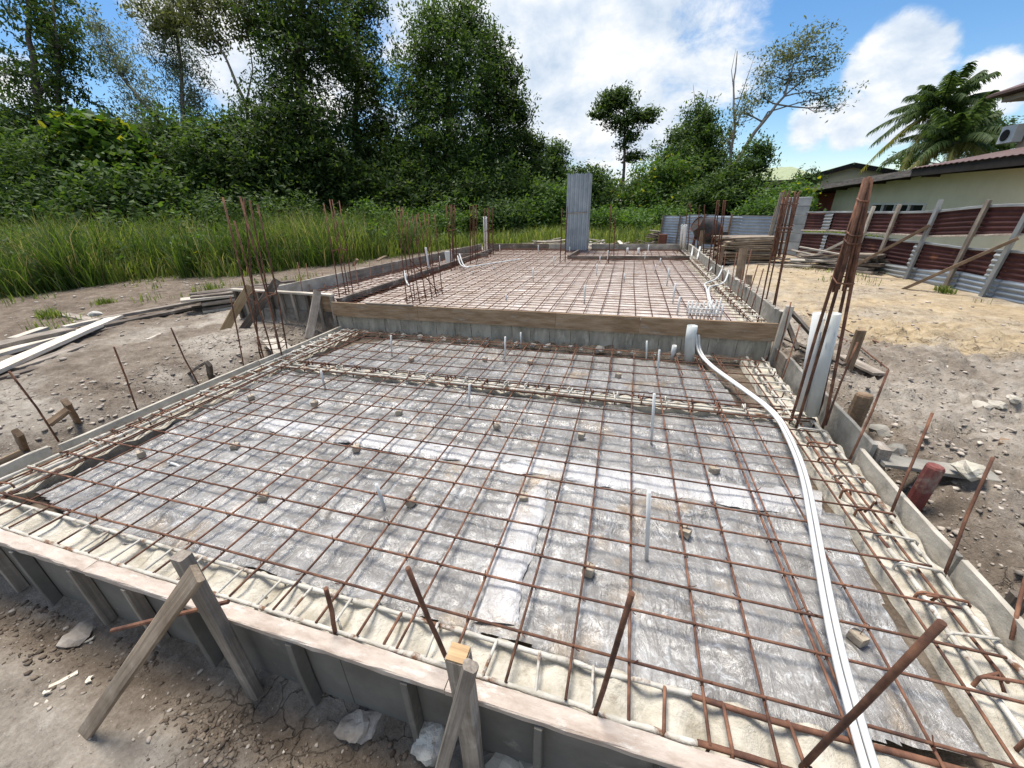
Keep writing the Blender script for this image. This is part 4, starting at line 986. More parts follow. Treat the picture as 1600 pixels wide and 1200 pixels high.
for k, (a, b) in enumerate((((1.407,5.987,0.3), (1.62,7.013,0.749)), ((1.421,5.668,0.3), (1.62,6.449,0.617)), ((1.513,7.103,0.3), (1.62,7.784,0.708)), ((1.544,7.611,0.3), (1.62,8.193,0.666)), ((1.463,5.386,0.3), (1.62,5.815,0.754)), ((1.473,5.158,0.3), (1.62,5.567,0.726)), ((1.443,5.523,0.3), (1.62,6.269,0.881)), ((1.592,8.688,0.3), (1.62,8.991,0.546)))):
    bar('thin rusty starter bar standing inside the right form of the raised slab', a, b, .007, .01, 'starter bars along the right form of the raised slab', RUSTD, 6)
for k, (a, b) in enumerate((((-4.905,4.97,0.28), (-5.264,5.4,0.727)), ((-4.97,5.21,0.28), (-5.574,5.9,0.636)), ((-4.913,5.489,0.28), (-5.534,6.2,0.445)), ((-4.509,5.844,0.28), (-5.011,6.5,0.612)), ((-4.676,6.467,0.28), (-5.037,7,0.523)), ((-4.729,6.983,0.28), (-5.086,7.5,0.498)), ((-4.631,7.158,0.28), (-4.957,7.7,0.514)), ((-4.653,7.496,0.28), (-4.953,8,0.478)))):
    bar('thin rusty starter bar standing inside the left form of the raised slab', a, b, .007, .01, 'starter bars along the left form of the raised slab', RUSTD, 6)

# ------------------------------------------------------------------ pegs, spacers, pipes
def peg(a, b, r, label, grp=None, m_=PVC):
    a = Vector(a); b = Vector(b)
    return one(MB().tube([a - Vector((0, 0, .03)), a.lerp(b, .5), b], r, 8, True, .25), 'level_peg', m_, label, 'peg', a, grp, True)


for base, top, lab in (((-2.746,1.424,-0.06), (-2.99,1.6,-0.04), 'faint white peg in the front slab near the left beam'), ((-2.69,2.717,-0.06), (-2.689,2.75,0.127), 'white peg just in front of the cross beam at left'), ((-2.547,3.66,-0.06), (-2.49,3.6,0.189), 'white peg near the step wall, leftmost in the narrow bay'),
                       ((-1.189,2.692,-0.06), (-1.156,2.62,0.16), 'white peg in front of the cross beam at its middle'), ((-1.197,1.421,-0.06), (-1.236,1.5,0.117), 'white peg in the left half of the front slab by two spacer blocks'), ((-1.187,3.741,-0.06), (-1.165,3.7,0.24), 'white peg in the narrow bay below the middle of the step board'),
                       ((-1.143,4.266,-0.06), (-1.145,4.25,0.13), 'short white peg against the step wall, left of middle'), ((0.289,2.503,-0.06), (0.239,2.25,0.325), 'white peg in the right half of the front slab near the cross beam'), ((0.228,1.445,-0.06), (0.16,1.28,0.345), 'large white peg in the front slab, nearest the camera'),
                       ((0.301,4.196,-0.06), (0.267,4.1,0.147), 'short white peg against the step wall left of the small pipe'), ((0.388,3.7,-0.06), (0.36,3.55,0.227), 'white peg in the narrow bay in front of the small pipe')):
    peg(base, (base[0] + (top[0] - base[0]) * .6, base[1], top[2]), .0095, lab)
npeg = 0
PEGL = {0: 'tall white peg in the raised slab, above the middle of the step board', 1: 'white peg in the raised slab, straight below the bar pair right of the corrugated column', 2: 'white peg in the raised slab, farthest of the row leading away from the conduit rack', 3: 'white peg in the raised slab just left of the conduit rack', 4: 'white peg right behind the step board, touching the conduit rack side',
        8: 'short white peg in the raised slab before the right part of the recess timber', 13: 'white peg in the raised slab, between the bar forest and the corrugated column', 14: 'white peg in the raised slab just left of the corrugated column foot', 15: 'white peg in the raised slab right of the bar forest, near the step board', 16: 'short white peg below the conduit that lies over the raised mesh', 17: 'white peg in the left strip beside the square duct', 18: 'white peg at the left of the bar forest by the dark edge timber', 19: 'white peg in the raised slab under the bent conduit ends', 23: 'short white peg in the middle of the raised slab'}
for base, top in (((-0.511,5.249,0.28), (-0.511,5.2,0.528)), ((-0.541,7.577,0.28), (-0.557,7.6,0.486)), ((0.648,6.792,0.28), (0.635,6.6,0.55)), ((0.626,5.46,0.28), (0.605,5.2,0.538)), ((0.626,4.857,0.28), (0.608,4.65,0.5)), ((-0.608,9.253,0.28), (-0.614,9.2,0.425)), ((0.372,9.798,0.28), (0.345,9.5,0.454)), ((0.669,9.091,0.28), (0.652,8.9,0.422)), ((0.521,8.106,0.28), (0.506,7.9,0.416)),
                  ((-0.464,9.713,0.28), (-0.476,9.6,0.507)), ((0.482,11.092,0.28), (0.476,10.8,0.512)), ((-3.618,11.257,0.28), (-3.529,11,0.481)), ((-2.42,11.02,0.28), (-2.355,10.8,0.503)), ((-1.584,6.803,0.28), (-1.618,7,0.494)), ((-1.568,8.73,0.28), (-1.585,8.8,0.475)), ((-1.602,5.206,0.28), (-1.658,5.4,0.366)), ((-2.69,7.932,0.28), (-2.776,8.2,0.346)), ((-4.074,8.229,0.28), (-4.242,8.6,0.514)), ((-3.727,6.152,0.28), (-4.023,6.6,0.462)), ((-2.899,7.242,0.28), (-3.033,7.6,0.348)), ((-1.6,11.397,0.28), (-1.565,11,0.421)), ((-1.579,11.903,0.28), (-1.484,11.4,0.501)), ((-1.509,12.085,0.28), (-1.397,11.4,0.518)), ((-0.028,6.979,0.28), (-0.035,6.7,0.411))):
    lab = PEGL.get(npeg); npeg += 1
    peg(base, (base[0], base[1], max(top[2], base[2] + .08)), .012, lab or 'small white peg far back in the raised slab mesh', 'white pegs in the raised slab')
for base, top in (((-0.034,11.199,0.28), (-0.028,10.9,0.423)), ((0.241,10.93,0.28), (0.236,10.8,0.45))):
    peg(base, (base[0], base[1], top[2]), .03, 'short thick white pipe stub in the recess at the back of the raised slab', 'thick stubs in the back recess')
spc = ((222,710,'spacer block with a pale top near the left beam'), (369,698,'spacer block in the front slab below the first overlap strip'), (413,778,'spacer block in the left half of the front slab, pale topped'), (557,700,'spacer block on the white overlap strip, left part'), (492,632,'spacer block in the front slab behind the left peg'), (393,622,'spacer block near the left beam corner'),
       (624,646,'spacer block left of the peg at the cross beam middle'), (642,785,'spacer block right of the peg in the left half'), (776,666,'spacer block near the middle of the front slab'), (908,681,'spacer block in the right half behind the overlap strip'), (818,779,'spacer block on the short clear overlap strip'), (1116,735,'spacer block on the right end of the overlap strip'), (1070,833,'spacer block right of the nearest peg'), (919,892,'spacer block in the front slab, nearest the front beam'), (1339,997,'spacer block beside the white conduits'), (643,562,'spacer block in the narrow bay at left'), (758,562,'spacer block in the narrow bay left of the pegs'), (828,567,'spacer block in the narrow bay right of the middle peg'), (966,588,'spacer block in the narrow bay at right'))
for px_, py_, lab in spc: pass
SP = [(-3.179,1.444,-0.05), (-2.601,1.687,-0.05), (-1.936,1.3,-0.05), (-1.725,1.883,-0.05), (-2.52,2.387,-0.05), (-3.191,2.353,-0.05), (-1.703,2.422,-0.05), (-1.071,1.491,-0.05), (-0.849,2.413,-0.05), (-0.204,2.434,-0.05), (-0.448,1.685,-0.05), (0.653,2.236,-0.05), (0.417,1.646,-0.05), (-0.038,1.292,-0.05), (0.991,1.253,-0.05), (-2.229,3.559,-0.05), (-1.417,3.742,-0.05), (-0.91,3.759,-0.05), (0.02,3.607,-0.05)]
for (px_, py_, lab), p in zip(spc, SP):
    r_ = Matrix.Rotation(U(0, 3), 3, 'Z') @ Matrix.Rotation(U(-.15, .15), 3, 'X'); mb = MB()
    mb.plank(Vector(p) + r_ @ Vector((-.024, 0, .016)), Vector(p) + r_ @ Vector((.024, 0, .016)), .045, .042, segs=2, ch=.006, jit=.003)
    t = thing('spacer_block', lab, 'spacer block', p, 'mortar spacer blocks under the front mesh')
    mb.build('block', BLOCKM, t)
    MB().tube([Vector(p) + Vector((0, 0, .03)), Vector(p) + Vector((.005, .004, .062)), Vector(p) + Vector((.018, .004, .055))], .0018, 4).build('tie_wire', RUST, t)


def pipe(label, pts, r, m_=PVC, name='conduit_pipe', smooth=3, hollow=.15, n=10, cat='pipe'):
    p = [Vector(q) for q in pts]
    for _ in range(smooth):
        q = [p[0]]
        for a, b in zip(p, p[1:]): q += [a.lerp(b, .25), a.lerp(b, .75)]
        p = q + [p[-1]]
    return one(MB().tube(p, r, n, True, hollow), name, m_, label, cat, p[0], None, True)


ctr = [(0.809,0.706,0.02), (0.83,0.871,0.02), (0.882,1.179,0.02), (1.024,1.757,0.02), (1.136,2.216,0.02), (1.189,2.612,0.02), (1.213,3.026,0.02), (1.067,3.461,0.02), (0.903,4.008,0), ((0.842,4.34,0.028)), ((0.81,4.36,0.201))]
c2 = []
for i, p in enumerate(ctr):
    d_ = Vector(ctr[min(i + 1, len(ctr) - 1)]) - Vector(ctr[max(i - 1, 0)]); d_.z = 0; d_ = d_.normalized() if d_.length > .05 else Vector((0, 1, 0))
    c2.append(Vector(p) + Vector((-d_.y, d_.x, 0)) * .0262)
pipe('white conduit running along the right of the front slab, right one of the pair', ctr, .0115)
pipe('white conduit running along the right of the front slab, left one of the pair', c2, .0115)
pipe('thick white pipe stub standing in front of the step board at right', [(0.728,4.188,-0.05), (0.695,4.13,0.23), (0.693,4.13,0.359)], .05, PVCG, 'drain_pipe', 0, .1, 16)
pipe('small white pipe stub left of the thick stub at the step wall', [(0.565,4.229,-0.05), (0.565,4.2,0.114)], .024, PVC, 'drain_pipe', 0, .15, 12)
pipe('thick white pipe by the big rusty column, left of the pair', [(1.386,3.08,0.041), (1.307,3.1,0.781)], .036, PVC, 'drain_pipe', 0, .08, 18)
pipe('thick white pipe by the big rusty column, right and nearer of the pair', [(1.434,3.03,0.031), (1.366,3.03,0.797)], .040, PVCG, 'drain_pipe', 0, .08, 18)
one(MB().add(*ico_rock((0.868,4.225,-0.03), .05, 77, 1, .4)), 'mortar_lump', CONCL, 'grey mortar chunk beside the conduits at the step wall', 'lump', (0.868,4.225,-0.03))
rk = thing('conduit_rack', 'bundle of short white conduits standing upright behind the step board', 'conduits', (0.883,4.772,0.3))
for k in range(9):
    for j in range(2):
        x0 = 1075 + k * 6.2
        b = Vector((0.736,4.742,0.3)).lerp(Vector((1.068,4.724,0.3)), k / 8) + Vector((0, j * .16, 0))
        MB().tube([b - Vector((0, 0, .05)), b + Vector((0, 0, .115 + .012 * math.sin(k * 1.7) + (.04 if k > 5 else 0) + j * .02))], .0095, 8, True, .2).build('conduit', PVC, rk, True)
for z_ in (.35, .40):
    a = Vector((0.722,4.74,0.3)); b = Vector((1.075,4.725,0.3)); MB().tube([(a.x, a.y - .02, z_), (b.x, b.y - .02, z_)], .006, 6).build('tie_rail', PVC, rk, True)
pipe('white conduit curving over the right form, nearer one', [(1.035,5.136,0.34), (1.155,6.193,0.34), (1.23,6.452,0.34), (1.424,6.529,0.36), (1.5,6.753,0.458), (1.62,7.312,0.444)], .013)
pipe('white conduit curving over the right form, farther one', [(1.003,5.063,0.34), (1.153,6.289,0.34), (1.162,6.652,0.34), (1.393,6.913,0.36), (1.5,7.234,0.443), (1.62,7.793,0.449)], .013)
pipe('white conduit bent down to the mesh beside the rack', [(1.045,5.403,0.36), (1.021,4.983,0.36), (1.042,4.861,0.36), (1.035,4.762,0.34)], .013)
pipe('white conduit lying over the left part of the raised mesh', [(-3.792,8.6,0.476), (-3.42,7.88,0.34), (-3.21,7.905,0.34), (-2.92,8.539,0.34), (-2.485,9.261,0.34)], .014)
pipe('short white conduit bent up beside the column bars in the left strip', [(-3.784,8.7,0.507), (-3.402,7.978,0.34), (-3.203,7.813,0.34)], .014)
pipe('kinked white pipe among the bar forest', [(-4.219,7.919,0.28), (-4.305,8.1,0.46), (-4.268,8,0.713)], .022, PVC, 'drain_pipe', 0)
pipe('white pipe bent at its foot in the bar forest', [(-3.527,5.896,0.3), (-3.681,6.066,0.33), (-4.027,6.6,0.439)], .016, PVC, 'drain_pipe', 1)
bx = (-3.982,8.55,0.28)
one(MB().plank(bx, (bx[0] - .02, bx[1], .58), .14, .1, up=(0, 1, 0), segs=2), 'box_duct', PVC, 'white square duct standing in the left strip behind the bar forest', 'duct', bx)
q = (-3.896,10.9,1.222); pipe('tall white pipe at the back left corner of the raised slab', [(-4.164,11.567,0.28), q], .055, PVC, 'drain_pipe', 0)
q = (1.302,11.2,0.962); pipe('tall white pipe at the back right corner of the raised slab, right one', [(1.421,11.761,0.28), q], .04, PVC, 'drain_pipe', 0)
q = (1.238,11.3,0.958); pipe('tall white pipe at the back right corner of the raised slab, left one', [(1.372,12.081,0.28), q], .03, PVC, 'drain_pipe', 0)
pipe('white pipe leaning over the right form near the back', [(1.486,9.752,0.3), (1.6,10.374,0.526)], .022, PVC, 'drain_pipe', 0)
pipe('thin white pipe leaning at the far end of the right form', [(1.437,10.33,0.3), (1.55,11.108,0.457)], .022, PVC, 'drain_pipe', 0)
pipe('short white pipe leaning on the right form below the column bars', [(1.477,8.103,0.3), (1.6,8.423,0.397)], .016, PVC, 'drain_pipe', 0)

# ------------------------------------------------------------------ corrugated column form
def corr(mb, p0, p1, z0, z1, horiz=True, pitch=.076, amp=.012, step=.013, thick=.0, jag=0, z0b=None, z1b=None):
    """corrugated sheet on the vertical plane p0-p1; corrugations run level when horiz"""
    p0 = Vector((p0[0], p0[1], 0)); p1 = Vector((p1[0], p1[1], 0)); d = (p1 - p0); L_ = d.length; d /= L_; nrm = Vector((-d.y, d.x, 0))
    if nrm.y > 0: nrm = -nrm
    ph = U(0, 6)
    if horiz:
        n = max(2, int((z1 - z0) / step)); m_ = max(2, int(L_ / .3)); g = []
        z0b = z0 if z0b is None else z0b; z1b = z1 if z1b is None else z1b
        for i in range(n + 1):
            z = z0 + (z1 - z0) * i / n; zb = z0b + (z1b - z0b) * i / n
            g.append([p0 + d * (L_ * j / m_) + nrm * (amp * math.sin(z / pitch * 2 * math.pi + ph) + .01 * math.sin(j * 1.3 + ph)) + Vector((0, 0, z + (zb - z) * j / m_ + .008 * math.sin(j * .9 + ph))) for j in range(m_ + 1)])
    else:
        n = max(2, int(L_ / step)); g = []
        for zz in (z0, (z0 + z1) / 2, z1):
            g.append([p0 + d * (L_ * j / n) + nrm * (amp * math.sin(L_ * j / n / pitch * 2 * math.pi + ph)) + Vector((0, 0, zz + (U(-jag, jag) if zz == z1 else 0))) for j in range(n + 1)])
    back = [[v - nrm * .002 for v in row] for row in g]
    mb.sheet(g); mb.sheet([r[::-1] for r in back])
    return mb


ca, cbp = (-1.733,12.189,0.25), (-1.167,11.876,0.25); cc = Vector(((ca[0] + cbp[0]) / 2, 11.75, .25)); ct = (-1.474,11.75,2.231)[2]
cf = thing('column_form', 'tall grey column form clad in corrugated iron at the back of the slab', 'column', cc)
w2 = .29
corr(MB(), (cc.x - w2, 11.52), (cc.x + w2, 11.50), .25, ct, False, .115, .02, jag=.03).build('front_sheet', GALVB, cf, True)
corr(MB(), (cc.x - w2, 12.05), (cc.x - w2 - .005, 11.52), .25, ct - .01, False, jag=.03).build('side_sheet', GALVB, cf, True)
corr(MB(), (cc.x + w2, 11.50), (cc.x + w2 + .005, 12.05), .25, ct - .02, False, jag=.03).build('side_sheet', GALV, cf, True)
for sx in (-.05, .05): MB().plank((cc.x + sx + .02, 11.46, .25), (cc.x + sx + .02, 11.46, 1.25 + .2 * sx), .04, .04, segs=3).build('batten', WDARK if sx < 0 else WGREY, cf)
MB().plank((cc.x - .27, 11.475, 1.28), (cc.x + .27, 11.475, 1.30), .035, .025, segs=3).build('batten', WGREY, cf)

# ------------------------------------------------------------------ yard behind: timber stacks, mixer, rubble
def stack(label, c, L_, W_, H_, m_list, seed, ang=0, messy=.06, n_l=8, name='plank_stack'):
    r = random.Random(seed); t = thing(name, label, 'timber stack', c); z = c[2]; h = H_ / n_l
    for k in range(n_l):
        npl = r.randint(2, 3)
        for j in range(npl):
            a = ang + r.uniform(-messy, messy); dx, dy = math.cos(a), math.sin(a); l = L_ * r.uniform(.75, 1.02); o = (j - (npl - 1) / 2) * W_ / npl + r.uniform(-.03, .03); s_ = r.uniform(-.16, .16)
            cx = c[0] - dy * o + dx * s_; cy = c[1] + dx * o + dy * s_
            tl = r.uniform(-.02, .02)
            MB().plank((cx - dx * l / 2, cy - dy * l / 2, z + h / 2 + tl), (cx + dx * l / 2, cy + dy * l / 2, z + h / 2 - tl), W_ / npl * .92, h * .82, segs=3).build('plank', r.choice(m_list), t)
        z += h
    return t


c = (2.934,11.908,0); stack('tall stack of grey planks beside the right form', (c[0], c[1], .0), 1.35, .75, .66, [WGREY, WMID, WMID, WBROWN], 5, .12, .13, 15)
c = (4.949,10.282,0); stack('low dark timber stack against the rusty fence', (c[0], c[1] + .15, .0), .62, .5, .4, [WDARK, WDARK, WGREY], 6, -.9, .05, 5)


def pile(label, c, n, L_, m_list, seed, rad, h, name='timber_pile', w=(.06, .12), cat='timber pile', base_ang=None):
    r = random.Random(seed); t = thing(name, label, cat, c)
    for k in range(n):
        a = r.uniform(0, 3.14) if base_ang is None else base_ang + r.gauss(0, .25); l = L_ * r.uniform(.6, 1.1)
        q = r.random(); x = c[0] + r.gauss(0, rad) ; y = c[1] + r.gauss(0, rad * .6); z = c[2] + h * (1 - min(1, abs(x - c[0]) / (rad * 2))) * q + .03
        tl = r.uniform(-.1, .1) * l
        MB().plank((x - math.cos(a) * l / 2, y - math.sin(a) * l / 2, max(.02, z - tl)), (x + math.cos(a) * l / 2, y + math.sin(a) * l / 2, max(.02, z + tl)), r.uniform(*w), r.uniform(.02, .04), up=(r.uniform(-.4, .4), r.uniform(-.4, .4), 1), segs=3).build('plank', r.choice(m_list), t)
    return t


pile('loose pile of old planks on the ground before the maroon fence', (4.483,11.168,0), 22, 1.3, [WGREY, WBROWN, WPALE, WDARK], 8, .32, .35, base_ang=-.5)
pile('heap of short brown wood scraps behind the back form', (1.135,17.196,0), 60, .55, [WBROWN, WDARK, WGREY, WDARK], 9, .5, .5, w=(.04, .09))
pile('scatter of pale planks behind the back form left of the corrugated column', (-3.197,16.231,0.1), 10, 1.0, [WPALE, WGREY], 10, .4, .1, base_ang=.1)
pile('few pale timber scraps behind the back form right of the corrugated column', (-1.047,16.303,0.05), 9, .7, [WPALE, WGREY, WPALE], 12, .45, .18)
pile('dark offcuts heaped outside the right form near the mixer', (2.376,14.502,0), 8, .6, [WDARK, WGREY], 14, .25, .15)
for k, (a, b, w, lab) in enumerate((((1.7,10.99,0.438), (1.7,11.071,0.848), .09, 'short brown stake outside the far right form'), ((1.85,7.398,0.342), (1.85,7.62,0.767), .12, 'thick brown stake outside the right form before the plank stack'), ((1.9,7.025,0.324), (1.9,7.137,0.405), .08, 'small brown stake stub outside the right form'), ((1.75,8.648,0.405), (1.75,8.757,0.691), .08, 'brown stake outside the right form behind the column bars'))):
    stake('timber_stake', lab, (a[0], a[1], -.1), b, w, .06, WBROWN)
# cement mixer
mc = Vector((2.113,12.941,0)); mx_ = thing('cement_mixer', 'small dark cement mixer with a tilted drum near the grey fence', 'cement mixer', mc)
mb = MB(); ax = Vector((-.75, -.3, .45)).normalized(); dc = mc + Vector((0, 0, .72))
mb.tube([dc - ax * .38, dc - ax * .33, dc - ax * .12, dc + ax * .1, dc + ax * .36, dc + ax * .40], [.12, .25, .34, .34, .2, .21], 14, True); mb.build('drum', TARP, mx_, True)
mb = MB(); mb.tube([dc + ax * .395, dc + ax * .42], [.21, .225], 14, False); mb.build('drum_rim', RUSTD, mx_, True)
for s_ in (-1, 1):
    MB().tube([mc + Vector((.32 * s_, -.2, 0)), dc + Vector((.3 * s_, 0, -.05))], .025, 6).build('leg', RUSTD, mx_, True)
    MB().tube([mc + Vector((.32 * s_, .25, 0)), dc + Vector((.3 * s_, 0, -.05))], .025, 6).build('leg', RUSTD, mx_, True)
MB().tube([mc + Vector((-.32, -.2, .08)), mc + Vector((.32, -.2, .08))], .02, 6).build('axle', RUSTD, mx_, True)
for s_ in (-1, 1): MB().tube([mc + Vector((.34 * s_, .25, .14)), mc + Vector((.38 * s_, .25, .14))], .15, 14).build('wheel', TARP, mx_, True)
MB().box(tuple(mc + Vector((.42, .05, .55))), (.22, .3, .3)).build('motor_box', TARP, mx_)
q = (1.239,16.112,0.45)
one(MB().plank((q[0] - .1, q[1] - .3, .0), (q[0] - .1, q[1] - .3, .45), .28, .25, up=(0, 1, 0), segs=2, ch=.03), 'rusty_box', mat('brown_crate', (.09, .035, .025), (.15, .06, .04)), 'rusty brown box before the far end of the grey fence', 'box', (q[0] - .2, q[1] - .4, 0))  # plain box shape for a small rust-brown thing

# planks on the left bank
pl = [(((-6.007,1.747,0.06), (-7.551,3.943,0.07)), .17, WPALE, 'long bleached plank on top of the left plank pile'), (((-7.253,2.346,0.1), (-7.226,3.215,0.1)), .24, WGREY, 'wide pinkish grey board at the left end of the plank pile'), (((-6.922,2.098,0.05), (-7.161,3.041,0.05)), .16, WPALE, 'pale plank under the bleached one on the left bank'),
      (((-6.235,2.181,0.02), (-6.501,2.932,0.02)), .15, WGREY, 'short plank at the near side of the left plank pile'), (((-7.503,3.285,0.09), (-7.5,3.692,0.09)), .10, WPALE, 'short pale plank behind the wide board on the left bank'), (((-7.484,2.765,0.09), (-7.638,3.157,0.11)), .12, WPALE, 'pale board end sticking out behind the left plank pile'),
      (((-7.677,3.516,0.08), (-7.172,5.367,0.09)), .12, WGREY, 'long dark plank at the back of the left plank pile'), (((-7.29,3.37,0.05), (-6.956,5.118,0.06)), .16, WDARK, 'long dark plank in the middle of the left plank pile'), (((-7.2,3.306,0.01), (-7.11,3.882,0.01)), .14, WDARK, 'dark plank in the shade under the bleached one'),
      (((-8.923,3.985,0.02), (-7.759,3.786,0.02)), .13, WGREY, 'grey plank lying crosswise on the soil behind the plank pile'), (((-6.105,1.886,0), (-6.079,2.302,0)), .12, WDARK, 'dark plank under the near edge of the left plank pile')]
for (ab, w, m_, lab) in pl: flat_plank(lab, ab[0], ab[1], w, .045, m_)
stk = stack('low stack of weathered boards behind the left end panel', (-6.5, 5.35, .0), 1.7, .6, .28, [WGREY, WPALE, WDARK], 25, .9, .06, 6)
flat_plank('brown board scrap leaning behind the left form of the raised slab', (-5.319,7.7,0.47), (-5.223,7.9,0.542), .12, .02, WBROWN)
flat_plank('brown stake pair behind the left form of the raised slab', (-5.355,6.9,0.469), (-5.235,6.9,0.595), .06, .04, WBROWN)

# front-left litter
for (a, b, w, lab) in (((-2.311,0.373,-0.42), (-2.271,0.452,-0.42), .02, 'thin white wood sliver on the bare ground, longest one'), ((-2.164,0.435,-0.42), (-2.186,0.458,-0.42), .018, 'short white wood chip right of the long sliver'), ((-2.307,0.353,-0.42), (-2.28,0.366,-0.42), .012, 'tiny white wood chip below the long sliver'), ((-2.484,0.561,-0.42), (-2.431,0.592,-0.42), .015, 'pale wood chip near the trench at left')):
    flat_plank(lab, Vector(a) + Vector((0, 0, gz(a[0], a[1]) + .43)), Vector(b) + Vector((0, 0, gz(b[0], b[1]) + .43)), w, .006, WPALE, 'wood_chip', 'wood chip')
def lump(name, lab, p, s, seed, flat, m_, sub=2):
    p = Vector(p); p.z = gz(p.x, p.y) + s * flat * .25; one(MB().add(*ico_rock(p, s, seed, sub, flat)), name, m_, lab, 'lump', p)
lump('mortar_lump', 'large white crumbly mortar lump beside the middle front post', (-0.565,0.668,-0.4), .07, 61, 1.0, PLASTER)
lump('concrete_slab', 'broken flat concrete piece leaning under the front form, larger one', (-0.275,0.677,-0.4), .085, 62, .3, CONCL, 1)
lump('concrete_slab', 'broken flat concrete piece under the front form near the stud', (-0.154,0.692,-0.4), .07, 63, .5, CONCL, 1)
lump('clay_clod', 'dark wet clod beneath the front form at left', (-2.526,0.583,-0.42), .06, 68, .6, STONE, 1)
lump('clay_clod', 'brown clod between the two front posts', (-0.893,0.639,-0.44), .07, 69, .6, STONE)
lump('clay_clod', 'yellowish stone on the soil behind the left plank pile', (-8.264,4.039,0.05), .07, 70, .9, PLASTER, 1)
for k, (p, s) in enumerate((((1.857,2.81,0), .09), ((1.935,3.09,0), .07), ((2.12,3.044,0), .05), ((2.706,3.478,0), .06), ((2.797,3.5,0), .05), ((2.909,3.528,0), .05))):
    lump('clay_clod', ('grey clod by the foot of the brown stake', 'grey clod behind the brown stake', 'small clod in the rubble left of the flat white piece', 'pale clod in the rubble at right', 'pale clod second in the row at right', 'pale clod at the far right of the rubble')[k], p, s, 80 + k, .7, CONC if k < 3 else CONCL, 1)

# ------------------------------------------------------------------ fences
FA = Vector((4.7, 13.5, 0)); FB = Vector((5.7, 7.5, 0)); FD = (FB - FA).normalized(); FN = Vector((FD.y, -FD.x, 0)); FN = FN if FN.x < 0 else -FN
def fpt(s, off=0): return FA + FD * s + FN * off
def fs(p): return (Vector((p[0], p[1], 0)) - FA).dot(FD)
rf = thing('corrugated_fence', 'long maroon and grey corrugated iron fence on the right of the yard', 'fence', FA)
posts = [((4.542,14.45,1.378), (4.56,14.34,0.051)), ((5.104,11.073,1.32), (5.104,11.073,0.826)), ((5.219,10.388,1.357), (5.234,10.298,0.344)), ((5.366,9.505,1.429), (5.378,9.434,0.021)), ((5.508,8.65,1.42), (5.519,8.585,-0.014)), ((5.617,8,1.512), (5.67,7.678,-0.023))]
S = [fs(p[0]) for p in posts]
top = lambda p: p[2]
edges = [-.75, 1.2] + S[2:] + [S[-1] + 1.5, S[-1] + 3.2]
zt0 = [(4.244,16.233,1.304)[2], (4.575,14.248,1.121)[2], (5.024,11.557,1.102)[2], (5.301,9.891,1.234)[2], (5.494,8.735,1.346)[2], (5.587,8.177,1.363)[2]]
def prof(pts):
    q = sorted((fs(p), p[2]) for p in pts); return lambda s_: float(np.interp(s_, [a[0] for a in q], [a[1] for a in q]))
f_top = prof([(4.574,14.257,1.138), (4.988,11.775,1.194), (5.099,11.109,1.166), (5.218,10.392,1.204), (5.35,9.599,1.228), (5.499,8.705,1.327), (5.589,8.169,1.346)])
f_gt = prof([(4.615,14.01,0.659), (5.003,11.682,0.792), (5.23,10.319,0.795), (5.377,9.438,0.82), (5.504,8.677,0.883), (5.621,7.975,0.949)])
f_gb = prof([(4.622,13.966,0.574), (4.992,11.749,0.702), (5.24,10.26,0.676), (5.377,9.439,0.686), (5.513,8.624,0.667), (5.641,7.853,0.7)])
f_lb = prof([(4.613,14.02,0.139), (5.254,10.178,0.244), (5.364,9.517,0.249), (5.506,8.667,0.318), (5.651,7.795,0.291)])
for k in range(len(edges) - 1):
    a, b = edges[k], edges[k + 1]; A = fpt(a - .02, .01 * (k % 2)); B_ = fpt(b + .06, .01 * (k % 2)); mid = (a + b) / 2
    m_ = MAROON
    def rail(f, off, h, w, mm, nm, dz=0):
        MB().plank(fpt(a, off) + Vector((0, 0, f(a) + dz)), fpt(b, off) + Vector((0, 0, f(b) + dz)), w, h, segs=6).build(nm, mm, rf)
    corr(MB(), A, B_, f_gt(a), f_top(a), True, z0b=f_gt(b), z1b=f_top(b)).build('upper_sheet', m_, rf, True)
    rail(f_top, .03, .04, .03, GALV, 'top_rail'); rail(f_gt, .03, .03, .03, WPINK, 'middle_rail'); rail(f_gb, .03, .035, .03, GALV, 'middle_rail', .012)
    corr(MB(), A, B_, f_lb(a) - .02, f_gb(a), True, z0b=f_lb(b) - .02, z1b=f_gb(b)).build('lower_sheet', m_, rf, True)
    if k: corr(MB(), fpt(a, .03), fpt(b + .05, .03), -.14, f_lb(a), True, z0b=-.14, z1b=f_lb(b)).build('bottom_sheet', GALVB if k != 2 else GALV, rf, True)
    if k in (0, 2, 4): corr(MB(), fpt(b - .2, .035), fpt(b - .05, .035), f_lb(b), f_gb(b) - .03, True).build('patch_sheet', GALV, rf, True)
    if k == 0: corr(MB(), fpt(b - .4, .035), fpt(b - .05, .035), f_gt(b), f_top(b) - .03, True).build('patch_sheet', GALV, rf, True)
for k, (t_, b_) in enumerate(posts):
    s_ = fs(t_); tp = fpt(s_, .07); 
    MB().plank(fpt(s_ - .06, .09) + Vector((0, 0, -.15)), fpt(s_ + .02, .07) + Vector((0, 0, t_[2])), .07, .045, up=FN, segs=5).build('post', (WPALE, WPALE, WGREY, GALV, WGREY, GALV)[k], rf)
for k, (t_, b_) in enumerate((((5.371,9.476,1.004), (5.241,10.256,0.05)), ((5.628,7.933,0.899), (5.555,8.372,-0.003)), ((5.107,11.06,0.8), (5.02,11.582,0.191)))):
    a = fpt(fs(t_), .09) + Vector((0, 0, t_[2])); b = fpt(fs(b_) , .75) + Vector((0, 0, -.05))
    b = fpt(fs(t_) - (.9, .75, .9)[k], .8) + Vector((0, 0, -.02))
    MB().plank(b, a, .06, .05, segs=4).build('brace', (WBROWN, WBROWN, WPALE)[k], rf)
